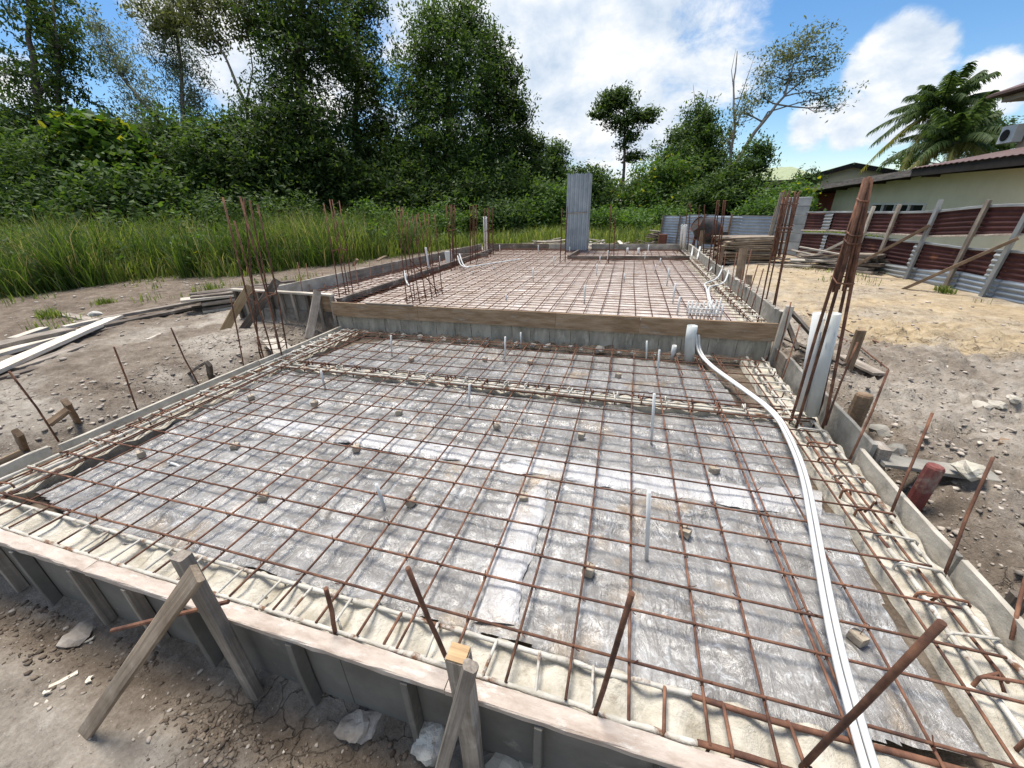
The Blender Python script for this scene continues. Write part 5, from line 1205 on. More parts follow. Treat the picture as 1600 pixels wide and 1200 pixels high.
ga, gb_ = Vector((1.1, 16.2, 0)), Vector((4.1, 14.3, 0))
gf = thing('corrugated_fence', 'low blue grey corrugated fence across the back of the yard', 'fence', ga)
zt1 = (1.957,15.657,1.054)[2]; n = 4
for k in range(n):
    a = ga.lerp(gb_, k / n); b = ga.lerp(gb_, (k + 1) / n + .02); o_ = Vector((-.01, -.01, 0)) * (k % 2)
    corr(MB(), a + o_, b + o_, -.1, zt1 - .02 * (k == 3) + .03 * (k % 2), True, .09).build('sheet', GALVB, gf, True)
for k, f_ in enumerate((0, .18, .42, .66, 1)):
    a = ga.lerp(gb_, f_) + Vector((-.04, -.07, 0)); MB().plank(a + Vector((0, 0, -.1)), a + Vector((.03, 0, zt1 + (.02, .02, .05, .05, .25)[k])), .06, .05, up=(0, 1, 0), segs=3).build('post', (WDARK, WDARK, WBROWN, WBROWN, WGREY)[k], gf)
# pale grey panel joining the two fences
ja, jb = Vector((4.12, 14.25, 0)), fpt(-.05)
jf = thing('sheet_metal_panel', 'pale grey flat metal panel where the two fences meet', 'fence panel', ja)
z = -.1
for k in range(7):
    MB().plank(ja + Vector((0, 0, z + .115)), jb + Vector((0, -.04, z + .115)), .02, .222, segs=4, ch=.008).build('panel_strip', GALV, jf); z += .236
    MB().plank(ja + Vector((0, -.002, z)), jb + Vector((0, -.042, z)), .012, .012, segs=2).build('panel_seam', WDARK, jf) if k < 6 else None
MB().plank(ja + Vector((-.03, -.05, -.1)), ja + Vector((-.0, -.05, 1.68)), .06, .05, up=(0, 1, 0), segs=3).build('post', WGREY, jf)

# ------------------------------------------------------------------ houses
HX = 10.0
hs = thing('house', 'cream house with sloping timber fascia behind the maroon fence', 'house', (HX, 10, 0))
wpts = [(10,26.428,1.789), (10,20.103,2.065), (10,15.109,2.033)]
ya, yb, yc = (10,25.97,1.868), (10,19.414,2.157), (10,15.166,2.127)
def quad_wall(mb, pts, t=.12):
    f = [Vector(p) for p in pts]; b = [Vector(p) + Vector((t, 0, 0)) for p in pts]; n_ = len(f)
    return mb.add(f + b, [tuple(range(n_)), tuple(range(2 * n_ - 1, n_ - 1, -1))] + [(i, i + n_, (i + 1) % n_ + n_, (i + 1) % n_) for i in range(n_)])
w0, w1 = (10,22.115,1.245), (10,18.322,0.964); yw0, yw1 = w0[1], (10,18.508,1.25)[1]; zw1 = (10,20.167,1.248)[2]; zw0 = zw1 - .85
Yr = 4.5; zr = yc[2] + (yc[2] - yb[2]) / (yc[1] - yb[1]) * (Yr - yc[1])
y0w, z0w = ya[1] , ya[2]
# wall split round the window opening
def zat(y):
    return np.interp(-y, [-ya[1], -yb[1], -yc[1], -Yr], [ya[2], yb[2], yc[2], zr])
for k, (y1_, y2_, zlo, zhi) in enumerate(((y0w, yw0, 0, None), (yw0, yw1, 0, zw0), (yw0, yw1, zw1, None), (yw1, 12.5, 0, None), (12.5, 9.2, 0, None), (9.2, Yr, 0, None))):
    top_ = [(HX, y1_, (zhi if zhi else zat(y1_))), (HX, y2_, (zhi if zhi else zat(y2_)))]
    if zhi is None and y1_ > yb[1] > y2_: top_ = [top_[0], (HX, yb[1], zat(yb[1])), top_[1]]
    pts = [(HX, y2_ + .004, zlo - (.2 if zlo == 0 else 0)), (HX, y1_ - .004, zlo - (.2 if zlo == 0 else 0))] + top_
    quad_wall(MB(), pts).build('wall_panel', HWALL, hs)
wn = MB(); fw = .05
wf = MB()
for (a, b, c_, d_) in ((yw0, yw1, zw0, zw0 + fw), (yw0, yw1, zw1 - fw, zw1)): wf.box((HX - .02, (a + b) / 2, (c_ + d_) / 2), (.07, abs(b - a), d_ - c_))
for i in range(5):
    yy_ = yw0 + (yw1 - yw0) * (.012 + .976 * i / 4); wf.box((HX - .02, yy_, (zw0 + zw1) / 2), (.07, fw, zw1 - zw0 - 2 * fw))
win = wf.build('window_frame', ALU, hs)
for i in range(4):
    a = yw0 + (yw1 - yw0) * (i + .5) / 4; MB().box((HX + .03, a, (zw0 + zw1) / 2), (.012, abs(yw1 - yw0) / 4 - .03, zw1 - zw0 - .04)).build('pane', GLASS, win)
# red lean-to part
e0, e1 = (10,37.459,1.315), (10,32.123,1.915)
quad_wall(MB(), [(HX + .1, ya[1] + .005, .9), (HX + .1, e1[1] + 2, .9), (HX + .1, e1[1] + 2, e1[2] - .15), (HX + .1, ya[1] + .005, ya[2] - .12)]).build('red_board', HRED, hs)
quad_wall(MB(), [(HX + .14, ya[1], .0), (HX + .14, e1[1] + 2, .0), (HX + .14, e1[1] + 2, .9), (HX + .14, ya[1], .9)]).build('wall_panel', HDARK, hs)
# fascia follows the rake, eave beyond
ov = .55
fz = .17
pf = [(9.3,35.04,1.201), (9.3,29.874,1.886), (9.3,18.659,2.243)]; pe = [(9.3,18.659,2.243), (9.3,14.212,2.259)]
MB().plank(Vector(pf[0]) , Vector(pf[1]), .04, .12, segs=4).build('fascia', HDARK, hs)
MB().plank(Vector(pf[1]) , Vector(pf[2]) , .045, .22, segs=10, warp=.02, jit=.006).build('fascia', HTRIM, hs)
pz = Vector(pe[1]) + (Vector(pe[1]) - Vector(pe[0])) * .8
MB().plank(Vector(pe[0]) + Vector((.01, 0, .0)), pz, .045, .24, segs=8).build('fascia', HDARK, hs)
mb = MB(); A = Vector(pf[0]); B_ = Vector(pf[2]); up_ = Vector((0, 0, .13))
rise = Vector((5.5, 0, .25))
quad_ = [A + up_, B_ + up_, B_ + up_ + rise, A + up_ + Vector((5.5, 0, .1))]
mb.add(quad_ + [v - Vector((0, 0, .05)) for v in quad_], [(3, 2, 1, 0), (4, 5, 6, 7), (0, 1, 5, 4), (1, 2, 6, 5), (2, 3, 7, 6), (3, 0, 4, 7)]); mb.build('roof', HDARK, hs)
mb = MB(); g = []
A = Vector(pe[0]) + Vector((-.05, .1, .14)); B_ = pz + Vector((-.05, 0, .14)); n = 110
for u_ in (0, .5, 1):
    g.append([A.lerp(B_, j / n) + Vector((3.2 * u_, 0, .55 * u_ + .012 * math.sin(j * 1.9))) for j in range(n + 1)])
mb.sheet(g); mb.sheet([[v - Vector((0, 0, .02)) for v in r[::-1]] for r in g]); mb.build('roof', HROOF, hs, True)
for k in range(5): MB().box((HX - .28, ya[1] - 1.2 - k * 1.6, float(zat(ya[1] - 1.2 - k * 1.6)) - .03), (.5, .06, .08)).build('rafter_end', HDARK, hs)
# two-storey house behind it, its corner just in view
u0, u1, u2 = (13.5,23.047,4.985), (13.5,22.002,4.856), (14.3,22.541,2.946)
up = thing('house', 'beige upper storey with jutting brown eave at the right edge', 'house', (14.3, u2[1], 0))
yw_ = u2[1]
MB().box((17.3, yw_ - 3, u0[2] / 2 + .1), (6, 6, u0[2] - .35)).build('wall', HSTONE, up)
ez = u0[2]
mb = MB(); a0 = (13.2, yw_ + .85); mb.add([(a0[0], a0[1], ez), (a0[0] + 8, a0[1], ez), (a0[0] + 8, a0[1] - 8, ez), (a0[0], a0[1] - 8, ez), (a0[0], a0[1], ez + .09), (a0[0] + 8, a0[1], ez + .09), (a0[0] + 8, a0[1] - 8, ez + .09), (a0[0], a0[1] - 8, ez + .09), (17, yw_ - 3, ez + 1.6)],
                                           [(3, 2, 1, 0), (0, 1, 5, 4), (1, 2, 6, 5), (2, 3, 7, 6), (3, 0, 4, 7), (4, 5, 8), (5, 6, 8), (6, 7, 8), (7, 4, 8)]); mb.build('roof', HROOF, up)
MB().box((16.6, yw_ - 2.2, ez - .12), (6.0, 5.6, .18)).build('eave_soffit', HSTONE, up)
ac = (14.1,22.697,3.647)
acu = thing('air_conditioner', 'white air conditioner unit on the beige upper wall', 'air conditioner', ac)
MB().plank((14.05, yw_ + .06, ac[2] - .32), (14.05, yw_ + .06, ac[2] + .28), .34, .72, up=(0, 1, 0), segs=2, ch=.02).build('casing', ALU, acu)
MB().tube([(13.87, yw_ + .1, ac[2] - .05), (13.85, yw_ + .1, ac[2] - .05)], .2, 16).build('fan_grille', HDARK, acu, True)
# distant green-roofed houses
def gable_house(label, front, w, depth, zw, zr, ang, wall_m, roof_m, kind='gable'):
    t = thing('house', label, 'house', front); R_ = Matrix.Rotation(ang, 3, 'Z'); f = Vector(front)
    def T(x, y, z): return f + R_ @ Vector((x, y, z))
    mb = MB(); h = w / 2
    if kind == 'gable':
        mb.add([T(-h, 0, -.5), T(h, 0, -.5), T(h, 0, zw), T(0, 0, zr), T(-h, 0, zw), T(-h, depth, -.5), T(h, depth, -.5), T(h, depth, zw), T(0, depth, zr), T(-h, depth, zw)], [(0, 1, 2, 3, 4), (9, 8, 7, 6, 5), (0, 4, 9, 5), (1, 6, 7, 2)]); mb.build('wall', wall_m, t)
        o_ = .5; k = (zr - zw) / h
        for s_ in (-1, 1):
            mb = MB(); q = [T(s_ * (h + o_), -o_, zw - k * o_ + .06), T(0, -o_, zr + .06), T(0, depth, zr + .06), T(s_ * (h + o_), depth, zw - k * o_ + .06)]; q2 = [v + Vector((0, 0, .12)) for v in q]
            mb.add(q + q2, [(0, 1, 2, 3), (7, 6, 5, 4), (0, 4, 5, 1), (1, 5, 6, 2), (2, 6, 7, 3), (3, 7, 4, 0)]); mb.build('roof_slope', roof_m, t)
            mb = MB().plank(T(s_ * (h + o_), -o_ - .04, zw - k * o_ + .02), T(s_ * .03, -o_ - .04, zr + .02), .06, .26, segs=2); mb.build('barge_board', HDARK, t)
    else:
        mb.box(tuple(T(0, depth / 2, zw / 2)), (w, depth, zw), R_); mb.build('wall', wall_m, t)
        o_ = .7; mb = MB(); b = [T(-h - o_, -o_, zw), T(h + o_, -o_, zw), T(h + o_, depth + o_, zw), T(-h - o_, depth + o_, zw)]; rr = [T(-h * .45, depth / 2, zr), T(h * .45, depth / 2, zr)]
        mb.add(b + rr, [(3, 2, 1, 0), (0, 1, 5, 4), (1, 2, 5), (2, 3, 4, 5), (3, 0, 4)]); mb.build('roof', roof_m, t)
        MB().box(tuple(T(0, -o_ - .02, zw - .06)), (w + 2 * o_, .05, .16), R_).build('fascia', HDARK, t)
    for i in range(3):
        x_ = -h * .6 + i * h * .6
        fr = MB().box(tuple(T(x_, -.02, zw - 1.2)), (1.1, .06, .9), R_).build('window_frame', ALU, t); MB().box(tuple(T(x_, -.06, zw - 1.2)), (.95, .02, .75), R_).build('pane', GLASS, fr)
    return t
g1 = (13.735,34.141,1.85); gable_house('green-roofed house with a cream gable behind the cream house', (g1[0], g1[1], 0), 7.6, 9, (13.676,34.39,2.399)[2], (13.239,34.737,3.388)[2], -.45, HWALL, GROOF)
g2 = (14.327,52.903,2.246); gable_house('far house with a green hipped roof behind the leaning tree', (g2[0], g2[1], 0), 7.5, 7, (13.877,53.294,3.331)[2], (14.058,54.048,4.782)[2], -.2, HWALL, GROOF, 'hip')

# ------------------------------------------------------------------ vegetation
def leaves_np(cen, size, rng, droop=.3, aspect=.42, horiz=.35):
    n = len(cen); a = rng.random(n) * 2 * np.pi
    el = rng.normal(-droop, .55, n)
    ax = np.stack([np.cos(a) * np.cos(el), np.sin(a) * np.cos(el), np.sin(el)], -1)
    t = rng.normal(0, 1, (n, 3)); t[:, 2] *= horiz
    sd = np.cross(ax, np.stack([-ax[:, 0] * .2 + t[:, 0] * .5, -ax[:, 1] * .2 + t[:, 1] * .5, np.ones(n)], -1)); sd /= np.linalg.norm(sd, axis=1)[:, None] + 1e-9
    nr = np.cross(ax, sd)
    s = size * rng.uniform(.6, 1.35, n)[:, None]
    p0 = cen - ax * s * .5; p2 = cen + ax * s * .5 - nr * s * .08; p1 = cen + sd * s * aspect * .5 + nr * s * .06 - ax * s * .08; p3 = cen - sd * s * aspect * .5 + nr * s * .06 - ax * s * .08
    V = np.stack([p0, p1, p2, p3], 1).reshape(-1, 3); return V, np.arange(n * 4).reshape(n, 4)


def crown(blobs, n, size, rng, clump=.42, per=34, droop=.3, aspect=.42, fill=.5, flat=.75, trail=0):
    w = np.array([b[3] * b[4] + .02 for b in blobs]); w = w / w.sum(); V = []; Cs = []
    for b, wi in zip(blobs, w):
        k = max(2, int(n * wi / per)); d = rng.normal(0, 1, (k, 3)); d /= np.linalg.norm(d, axis=1)[:, None]
        r = rng.random(k) ** fill; ry = .5 * (b[3] + min(b[3], b[4]) )
        jit = 1 + rng.normal(0, .13, k)
        c = np.array(b[:3]) + d * (r * jit)[:, None] * np.array([b[3], ry, b[4]])
        cs = clump * rng.uniform(.55, 1.4, k)
        L_ = np.repeat(c, per, 0) + rng.normal(0, 1, (k * per, 3)) * np.repeat(cs, per)[:, None] * np.array([.62, .62, .62 * flat])
        if trail: L_[:, 2] -= np.abs(rng.normal(0, trail, len(L_)))
        keep = rng.random(len(L_)) < np.repeat(rng.uniform(.35, 1, k), per)
        V.append(L_[keep]); Cs.append(c)
        kk = max(1, k // 7); d2 = rng.normal(0, 1, (kk, 3)); d2[:, 2] = np.abs(d2[:, 2]) * .6; d2 /= np.linalg.norm(d2, axis=1)[:, None]
        c2_ = np.array(b[:3]) + d2 * rng.uniform(1.0, 1.32, kk)[:, None] * np.array([b[3], ry, b[4]]); V.append(np.repeat(c2_, per // 2, 0) + rng.normal(0, 1, (kk * (per // 2), 3)) * clump * .45)
    return leaves_np(np.concatenate(V), size, rng, droop, aspect), Cs


def limb_path(a, b, sag, rng, n=5):
    a = np.array(a, float); b = np.array(b, float); off = rng.normal(0, .06, 3) * np.linalg.norm(b - a)
    return [tuple(a + (b - a) * k + off * math.sin(k * 3.14) + np.array([0, 0, sag * math.sin(k * 3.14)])) for k in np.linspace(0, 1, n)]


def tree(name, label, trunk, r0, blobs, n, size, leaf, bark, seed, cat='tree', grp=None, limbs=5, twigs=3, extra=None, **kw):
    rng = np.random.default_rng(seed); base = Vector(trunk[0]); t = thing(name, label, cat, base, grp)
    mb = MB(); P_ = [np.array(p, float) for p in trunk]; pts = []
    for a, b in zip(P_, P_[1:]):
        pts += [tuple(a + (b - a) * k + rng.normal(0, .02, 3) * np.linalg.norm(b - a) * .4) for k in np.linspace(0, 1, 5)[:-1]]
    pts.append(tuple(P_[-1])); m_ = len(pts); rr = [r0 * (1.25 if i == 0 else 1) * (1 - .8 * i / (m_ - 1)) + .008 for i in range(m_)]
    mb.tube(pts, rr, 8); mb.build('trunk', bark, t, True)
    dens = kw.pop('dens', 1.75)
    (V, Q), Cs = crown(blobs, int(n * dens * 1.25), size * (1.12 if dens > 1.5 else 1.0), rng, **kw)
    lb = MB(); pa = np.array(pts)
    for b, c in zip(blobs, Cs):
        bc_ = np.array(b[:3]); i = int(np.argmin(np.linalg.norm(pa - bc_, axis=1) + np.maximum(0, pa[:, 2] - bc_[2]) * 1.5)); r1 = max(.012, rr[i] * .6)
        if limbs:
            pth = limb_path(pa[i], bc_, -.05 * b[4], rng); lb.tube(pth, [r1 * (1 - .6 * k / 4) for k in range(5)], 6)
            k_ = min(len(c), twigs + limbs)
            for ci in rng.choice(len(c), k_, replace=False):
                s_ = pth[int(rng.integers(2, 5))]; lb.tube(limb_path(s_, c[ci], 0, rng, 4), [r1 * .38, r1 * .3, r1 * .2, r1 * .1], 4)
    if extra:
        for p, r_ in extra: lb.tube(p, [r_ * (1 - .75 * i / (len(p) - 1)) for i in range(len(p))], 6)
    if lb.v: lb.build('limbs', bark, t, True)
    mesh_np('crown', V, Q, None, leaf, t)
    return t


def g0(p): return (p[0], p[1], gz(p[0], p[1]) - .15)


T = tree
T('tall_tree', 'tall ragged dark tree with hanging foliage at the far left', [g0((-24.978,12.237,1.741)), (-25.604,13.913,5.595), (-26.312,15.194,8.683), (-26.856,16.522,11.768)], .2, [(-26.095,15.751,9.702,1.754,1.414), (-25.007,15.444,8.397,1.188,1.075), (-26.937,14.397,7.418,1.131,0.849), (-25.387,14.593,6.87,1.697,1.188), (-25.237,13.956,5.459,2.121,1.075), (-26.829,16.406,11.511,1.697,1.414)], 13000, .2, L_DARK, BARKD, 1, dens=.85, droop=.7, trail=.22, clump=.36, extra=[([(-24.788,13.899,5.065), (-25.007,15.073,7.629), (-25.66,16.37,10.716)], .1)])
T('slender_tree', 'airy feathery tree leaning left against the sky at left', [g0((-22.082,15.346,1.636)), (-22.934,17.037,5.66), (-24.91,17.439,7.708), (-25.852,17.999,9.447)], .12, [(-25.822,17.869,9.16,1.012,1.265), (-24.788,17.612,7.992,1.138,1.075), (-23.876,17.182,6.54,1.138,1.012), (-23.283,16.73,5.239,1.391,0.885), (-26.369,18.127,10.031,0.506,0.443)], 4600, .17, L_GREY, BARK, 2, dens=1.3, clump=.34, per=22, droop=.6, fill=.6, aspect=.3)
T('slender_tree', 'airy feathery tree with an upright stem right of the leaning one', [g0((-21.383,15.546,1.619)), (-21.718,17.247,5.346), (-22.297,18.74,8.793), (-22.814,19.559,10.807)], .13, [(-22.859,19.062,9.807,1.454,1.328), (-22.388,18.437,8.223,1.391,1.201), (-21.628,17.964,6.775,1.265,1.012), (-22.51,19.646,10.8,1.138,0.885), (-21.08,17.706,5.904,0.948,0.696)], 5600, .17, L_GREY, BARK, 3, dens=1.5, clump=.34, per=22, droop=.6, fill=.6, aspect=.3)
T('slender_tree', 'thin bare-stemmed tree whose dark crown leaves the top of the photo', [g0((-16.947,15.675,1.537)), (-17.884,17.567,6.031), (-18.921,18.187,7.952), (-20.116,18.696,9.741)], .09, [(-20.735,18.715,10.162,1.857,1.018), (-19.741,18.41,8.919,1.018,0.659), (-22.275,18.078,9.791,1.018,0.839), (-18.734,19.353,10.251,1.498,0.899), (-18.072,19.15,9.423,0.779,0.719)], 7000, .2, L_OLIVE, BARK, 4, dens=.95, clump=.4, droop=.5, extra=[([(-17.884,17.567,6.031), (-17.726,18.332,7.518), (-18.101,19.011,9.153)], .05)])
T('tall_tree', 'tall dense dark tree rising out of the top of the photo, left of centre', [g0((-14.932,16.251,1.491)), (-15.509,18.443,6.383), (-15.884,20.3,10.457), (-15.943,21.854,13.711)], .22, [(-16.92,19.479,9.397,1.438,1.498), (-15.596,19.073,7.74,1.647,1.498), (-16.286,18.09,6.13,1.498,1.258), (-15.222,20.096,9.629,1.797,1.498), (-15.163,17.887,5.02,1.797,1.498), (-14.214,19.73,8.25,1.198,1.318), (-16.288,20.708,11.55,2.246,1.198), (-16.891,17.393,5.059,1.198,1.078), (-15.998,16.863,3.413,1.857,1.348), (-14.27,17.357,3.373,1.498,1.498)], 26000, .2, L_DARK, BARKD, 5, dens=1.35, clump=.4, droop=.5)
T('tall_tree', 'tall dark tree with a rounded shoulder left of the blue sky gap', [g0((-14.398,19.825,1.42)), (-15.071,21.923,6.178), (-15.374,23.975,10.612), (-15.644,25.12,13.148)], .2, [(-15.408,24.118,10.929,1.468,1.188), (-15.71,23.115,9.039,1.677,1.537), (-14.534,22.688,7.431,1.607,1.607), (-15.34,21.541,5.552,1.887,1.537), (-13.996,21.162,3.94,1.747,1.537), (-15.576,24.834,12.514,1.398,1.188), (-15.204,20.205,2.703,1.747,1.398), (-13.66,22.022,5.514,1.048,1.398)], 19000, .21, L_DARK, BARKD, 6, dens=1.35, clump=.42, droop=.45)
T('tall_tree', 'big rounded broadleaf tree in the middle of the tree line', [g0((-9.528,21.218,1.308)), (-10.033,23.059,5.43), (-10.538,24.748,9.236), (-10.672,25.32,10.504)], .26, [(-10.991,25.153,10.353,1.747,1.398), (-9.446,25.442,10.002,1.048,1.398), (-11.663,24.197,8.788,1.817,1.572), (-9.933,24.463,8.274,2.097,1.747), (-11.948,23.122,6.739,1.677,1.747), (-10.05,23.436,6.221,1.922,1.747), (-11.376,22.217,4.512,1.922,1.747), (-9.495,22.602,4.153,1.817,1.747), (-11.88,21.309,2.943,1.747,1.537), (-9.814,21.671,2.421,1.747,1.398), (-9.9,25.847,11.119,1.258,0.699)], 30000, .2, L_MID, BARKD, 7, dens=1.5, clump=.42, droop=.4)
T('tall_tree', 'darker small-leaved tree on the right flank of the big rounded tree', [g0((-8.412,23.818,1.243)), (-8.744,25.563,5.06), (-9.04,27.319,8.877)], .18, [(-8.948,27.763,9.74,1.148,1.301), (-8.249,27.294,8.339,1.072,1.225), (-8.855,26.535,7.141,1.301,1.301), (-7.531,26.746,6.764,1.148,0.918), (-8.469,25.725,5.227,1.531,1.301), (-6.924,26.669,6.231,0.612,0.612), (-8.854,24.862,3.678,1.454,1.531)], 11000, .2, L_DARK, BARKD, 8, clump=.4)
T('small_tree', 'small dark tree with an arching top in front of the white cloud', [g0((-6.945,26.518,1.17)), (-7.065,27.574,3.432), (-7.126,28.557,5.503)], .1, [(-7.206,28.534,5.505,0.998,0.582), (-7.705,27.937,4.576,1.248,0.915), (-6.406,28.399,4.734,0.666,0.832), (-6.905,27.62,3.428,1.331,0.998)], 5200, .2, L_DARK, BARKD, 9, clump=.38)
T('small_tree', 'round-topped tree left of the corrugated column', [g0((-5.598,31.464,1.061)), (-5.83,32.452,3.25), (-6.016,33.243,5.001)], .12, [(-6.016,33.243,5.001,0.869,0.772), (-6.007,32.781,4.04,1.013,0.869), (-5.691,32.281,2.81,0.965,1.062)], 5200, .2, L_MID, BARKD, 10, clump=.34)
T('umbrella_tree', 'thin-trunked tree with tiered umbrella crown standing alone against the cloud', [g0((-0.609,34.031,0.927)), (-0.994,35.449,4.098), (-1.186,36.703,6.812), (-1.643,37.554,8.856)], .13, [(-1.811,37.397,8.634,1.198,0.899), (-3.058,36.604,7.759,0.899,0.449), (-0.155,37.325,7.466,1.298,0.699), (-1.561,36.77,7.182,1.298,0.699), (-0.73,36.506,6.124,0.749,0.449), (-2.746,37.02,8.429,0.899,0.599), (-2.252,37.533,9.186,0.899,0.399), (-0.346,35.961,4.76,0.849,0.549), (0.541,37.633,7.676,0.499,0.449), (-1.292,36.062,5.55,0.499,0.3)], 5200, .24, L_DARK, BARKD, 11, clump=.4, fill=.7, flat=.5)
T('vine_covered_tree', 'vine-covered tree with a pointed dark top left of the leaning tree', [g0((4.212,30.85,0.894)), (3.837,32.445,4.426), (3.566,33.596,6.977)], .2, [(3.525,33.395,6.587,1.038,1.038), (3.234,32.745,5.419,1.471,1.038), (4.378,32.978,5.197,1.471,1.298), (2.611,31.999,4.259,1.817,1.211), (4.939,32.476,3.814,1.298,1.298), (3.734,31.942,3.45,2.163,1.471), (4.253,33.509,6.374,0.606,0.692)], 14000, .2, L_MID, BARKD, 12, clump=.36, trail=.15, extra=[([(3.587,33.508,6.781), (3.338,33.815,7.57), (3.096,34.275,8.671)], .04), ([(3.941,33.514,6.577), (4.003,34.005,7.554), (4.086,34.407,8.336)], .04)])
T('leaning_tree', 'tall sparse tree leaning right with open branches against the sky', [g0((5.143,27.612,0.758)), (5.499,28.935,3.278), (6.576,30.197,5.228), (8.029,31.533,7.099), (8.396,32.474,8.822)], .15, [(7.807,32.473,9.182,1.607,0.995), (9.04,33.076,9.673,1.531,0.918), (10.217,33.079,8.954,1.148,0.765), (7.164,31.871,8.331,0.995,0.918), (10.236,32.164,7.048,1.531,0.536), (8.488,32.082,7.954,1.531,0.689), (9.537,32.633,8.45,1.378,0.689), (6.741,31.164,7.129,0.995,0.765), (10.843,32.087,6.515,0.842,0.459), (5.914,30.509,6.282,0.842,0.842), (9.15,33.443,10.363,1.072,0.536)], 4200, .19, L_OLIVE, BARK, 13, dens=1.25, clump=.34, per=18, fill=.75, aspect=.4, twigs=5,
  extra=[([(5.657,29.097,3.517), (7.201,30.878,6.252), (8.985,31.639,6.731), (10.611,32.238,6.97)], .06), ([(8.029,31.533,7.099), (9.279,32.392,8.109), (10.622,33.027,8.598)], .05)])
T('bare_tree', 'nearly leafless thin tree just left of the leaning tree', [g0((5.635,28.889,0.72)), (5.615,31.24,5.599), (5.307,32.2,7.774), (5.306,33.247,9.943)], .09, [(5.634,31.507,6.141,0.639,1.038), (6.075,32.245,7.395,0.719,0.799), (5.365,30.907,5.063,0.559,0.639)], 420, .17, L_OLIVE, BARK, 14, dens=1, clump=.3, per=12, extra=[([(5.538,31.567,6.324), (6.074,32.768,8.48), (6.4,33.473,9.737)], .035), ([(5.384,32.047,7.411), (5.076,32.657,8.864), (5.21,33.307,10.126)], .03), ([(5.615,31.24,5.599), (6.343,32.321,7.389), (6.65,33.108,8.828)], .025)])
T('small_tree', 'leafy young tree at the foot of the leaning tree', [g0((6.555,26.959,0.919)), (6.484,27.739,2.577), (6.431,28.604,4.4)], .07, [(6.396,28.434,4.069,0.732,0.659), (5.788,27.828,3.189,0.952,0.805), (6.836,28.16,3.231,0.586,0.512), (6.238,27.509,2.251,1.098,0.732), (6.924,28.585,4.057,0.439,0.329), (5.007,27.157,2.279,0.879,0.805)], 4200, .18, L_MID, BARKD, 15, clump=.3, fill=.6)
T('broadleaf_tree', 'spreading leafy tree behind the coconut palms', [g0((23.029,37.962,1.662)), (22.769,39.067,4.107), (22.812,39.864,5.732)], .16, [(22.812,39.864,5.732,1.438,0.988), (21.689,39.74,6.165,1.168,0.899), (23.956,39.897,5.096,1.168,0.719), (22.704,39.343,4.719,1.977,0.809), (24.669,39.806,4.47,0.899,0.719), (21.149,39.094,5.161,1.348,0.899), (18.278,37.585,3.804,0.899,0.449)], 6500, .22, L_MID, BARKD, 16, clump=.38, fill=.6)


def bush(label, blobs, n, size, leaf, seed, name='bush', cat='bush', **kw):
    q = []
    for b in blobs:
        g = gz(b[0], b[1]); lo = b[2] - b[4]
        if name == 'bush' and -.2 < lo - g < 1.9: tp = b[2] + b[4]; b = (b[0], b[1], (tp + g) / 2, b[3], (tp - g) / 2)
        q.append(b)
    blobs = q
    b = blobs[0]; base = (b[0], b[1], gz(b[0], b[1]) - .1)
    return tree(name, label, [base, (b[0], b[1], b[2] * .5 + base[2] * .5 + .01), (b[0], b[1], b[2])], .05, blobs, n, size, leaf, BARKD, seed, cat, None, 2, 2, **kw)


bush('bushy dark shrub mass at the left edge under the ragged tree', [(-22.939,11.358,3.428,2.371,1.248), (-23.311,10.761,2.42,1.498,0.998), (-21.176,11.481,2.596,1.498,0.998), (-22.149,9.677,1.84,1.631,0.699), (-20.364,10.218,1.863,1.631,0.606)], 11000, .17, L_MID, 21)
bush('bright broad-leaved shrub below the feathery trees', [(-21.084,12.971,4.435,1.135,0.619), (-21.647,12.551,3.911,0.774,0.619), (-20.147,12.924,3.76,0.774,0.671)], 3200, .27, L_BRIGHT, 22, aspect=.8, clump=.4, per=16)
bush('layered green shrub with yellow leaf flecks in the left undergrowth', [(-18.638,11.728,2.736,1.327,0.869), (-19.543,11.364,2.539,0.965,0.869), (-17.432,11.862,2.272,0.965,0.676), (-17.91,10.961,1.891,1.864,0.512), (-19.021,10.602,1.832,1.165,0.419)], 6500, .2, L_MID, 23, aspect=.6)
bush('dark horizontal-layered shrub in the left undergrowth', [(-18.293,14.72,3.958,1.373,0.933), (-17.792,14.383,2.952,1.263,0.824), (-20.466,15.689,4.922,1.456,0.815), (-17.95,15.67,4.523,1.018,0.735), (-17.431,13.547,2.19,1.597,0.692), (-16.341,13.054,1.689,1.29,0.413)], 9500, .18, L_MID, 24, flat=.4)
bush('shaded shrub under the tall dense tree', [(-16.21,15.673,3.46,1.556,1.414), (-15.544,15.307,2.292,1.697,1.018), (-17.219,16.491,4.583,1.165,0.874), (-15.476,15.018,1.651,1.98,0.566)], 11000, .19, L_DARK, 25)
bush('shaded undergrowth shrub below the rounded shoulder tree', [(-14.379,18.172,2.746,1.897,1.391), (-12.511,18.499,2.274,1.581,1.138), (-15.094,18.451,3.764,1.265,1.265), (-13.954,17.741,1.592,2.529,0.632)], 11000, .2, L_DARK, 26)
bush('shaded undergrowth shrub below the big rounded tree', [(-11.234,19.954,2.12,1.83,1.131), (-9.299,20.434,1.924,1.997,1.065), (-7.731,21.028,2.19,1.331,1.198), (-10.507,19.769,1.29,2.329,0.532), (-8.268,20.409,1.238,1.664,0.532)], 10000, .2, L_DARK, 27)
bush('green shrub right of the big rounded tree', [(-6.78,23.784,2.55,1.464,1.171), (-5.672,23.861,2.028,1.318,0.952), (-7.783,23.257,2.076,1.245,0.879)], 7000, .2, L_MID, 28)
bush('low green shrub directly left of the corrugated column', [(-4.933,23.913,1.68,1.318,0.805), (-3.913,24.365,1.987,0.805,0.879), (-5.33,22.419,1.211,1.188,0.489)], 5000, .19, L_VINE, 29)
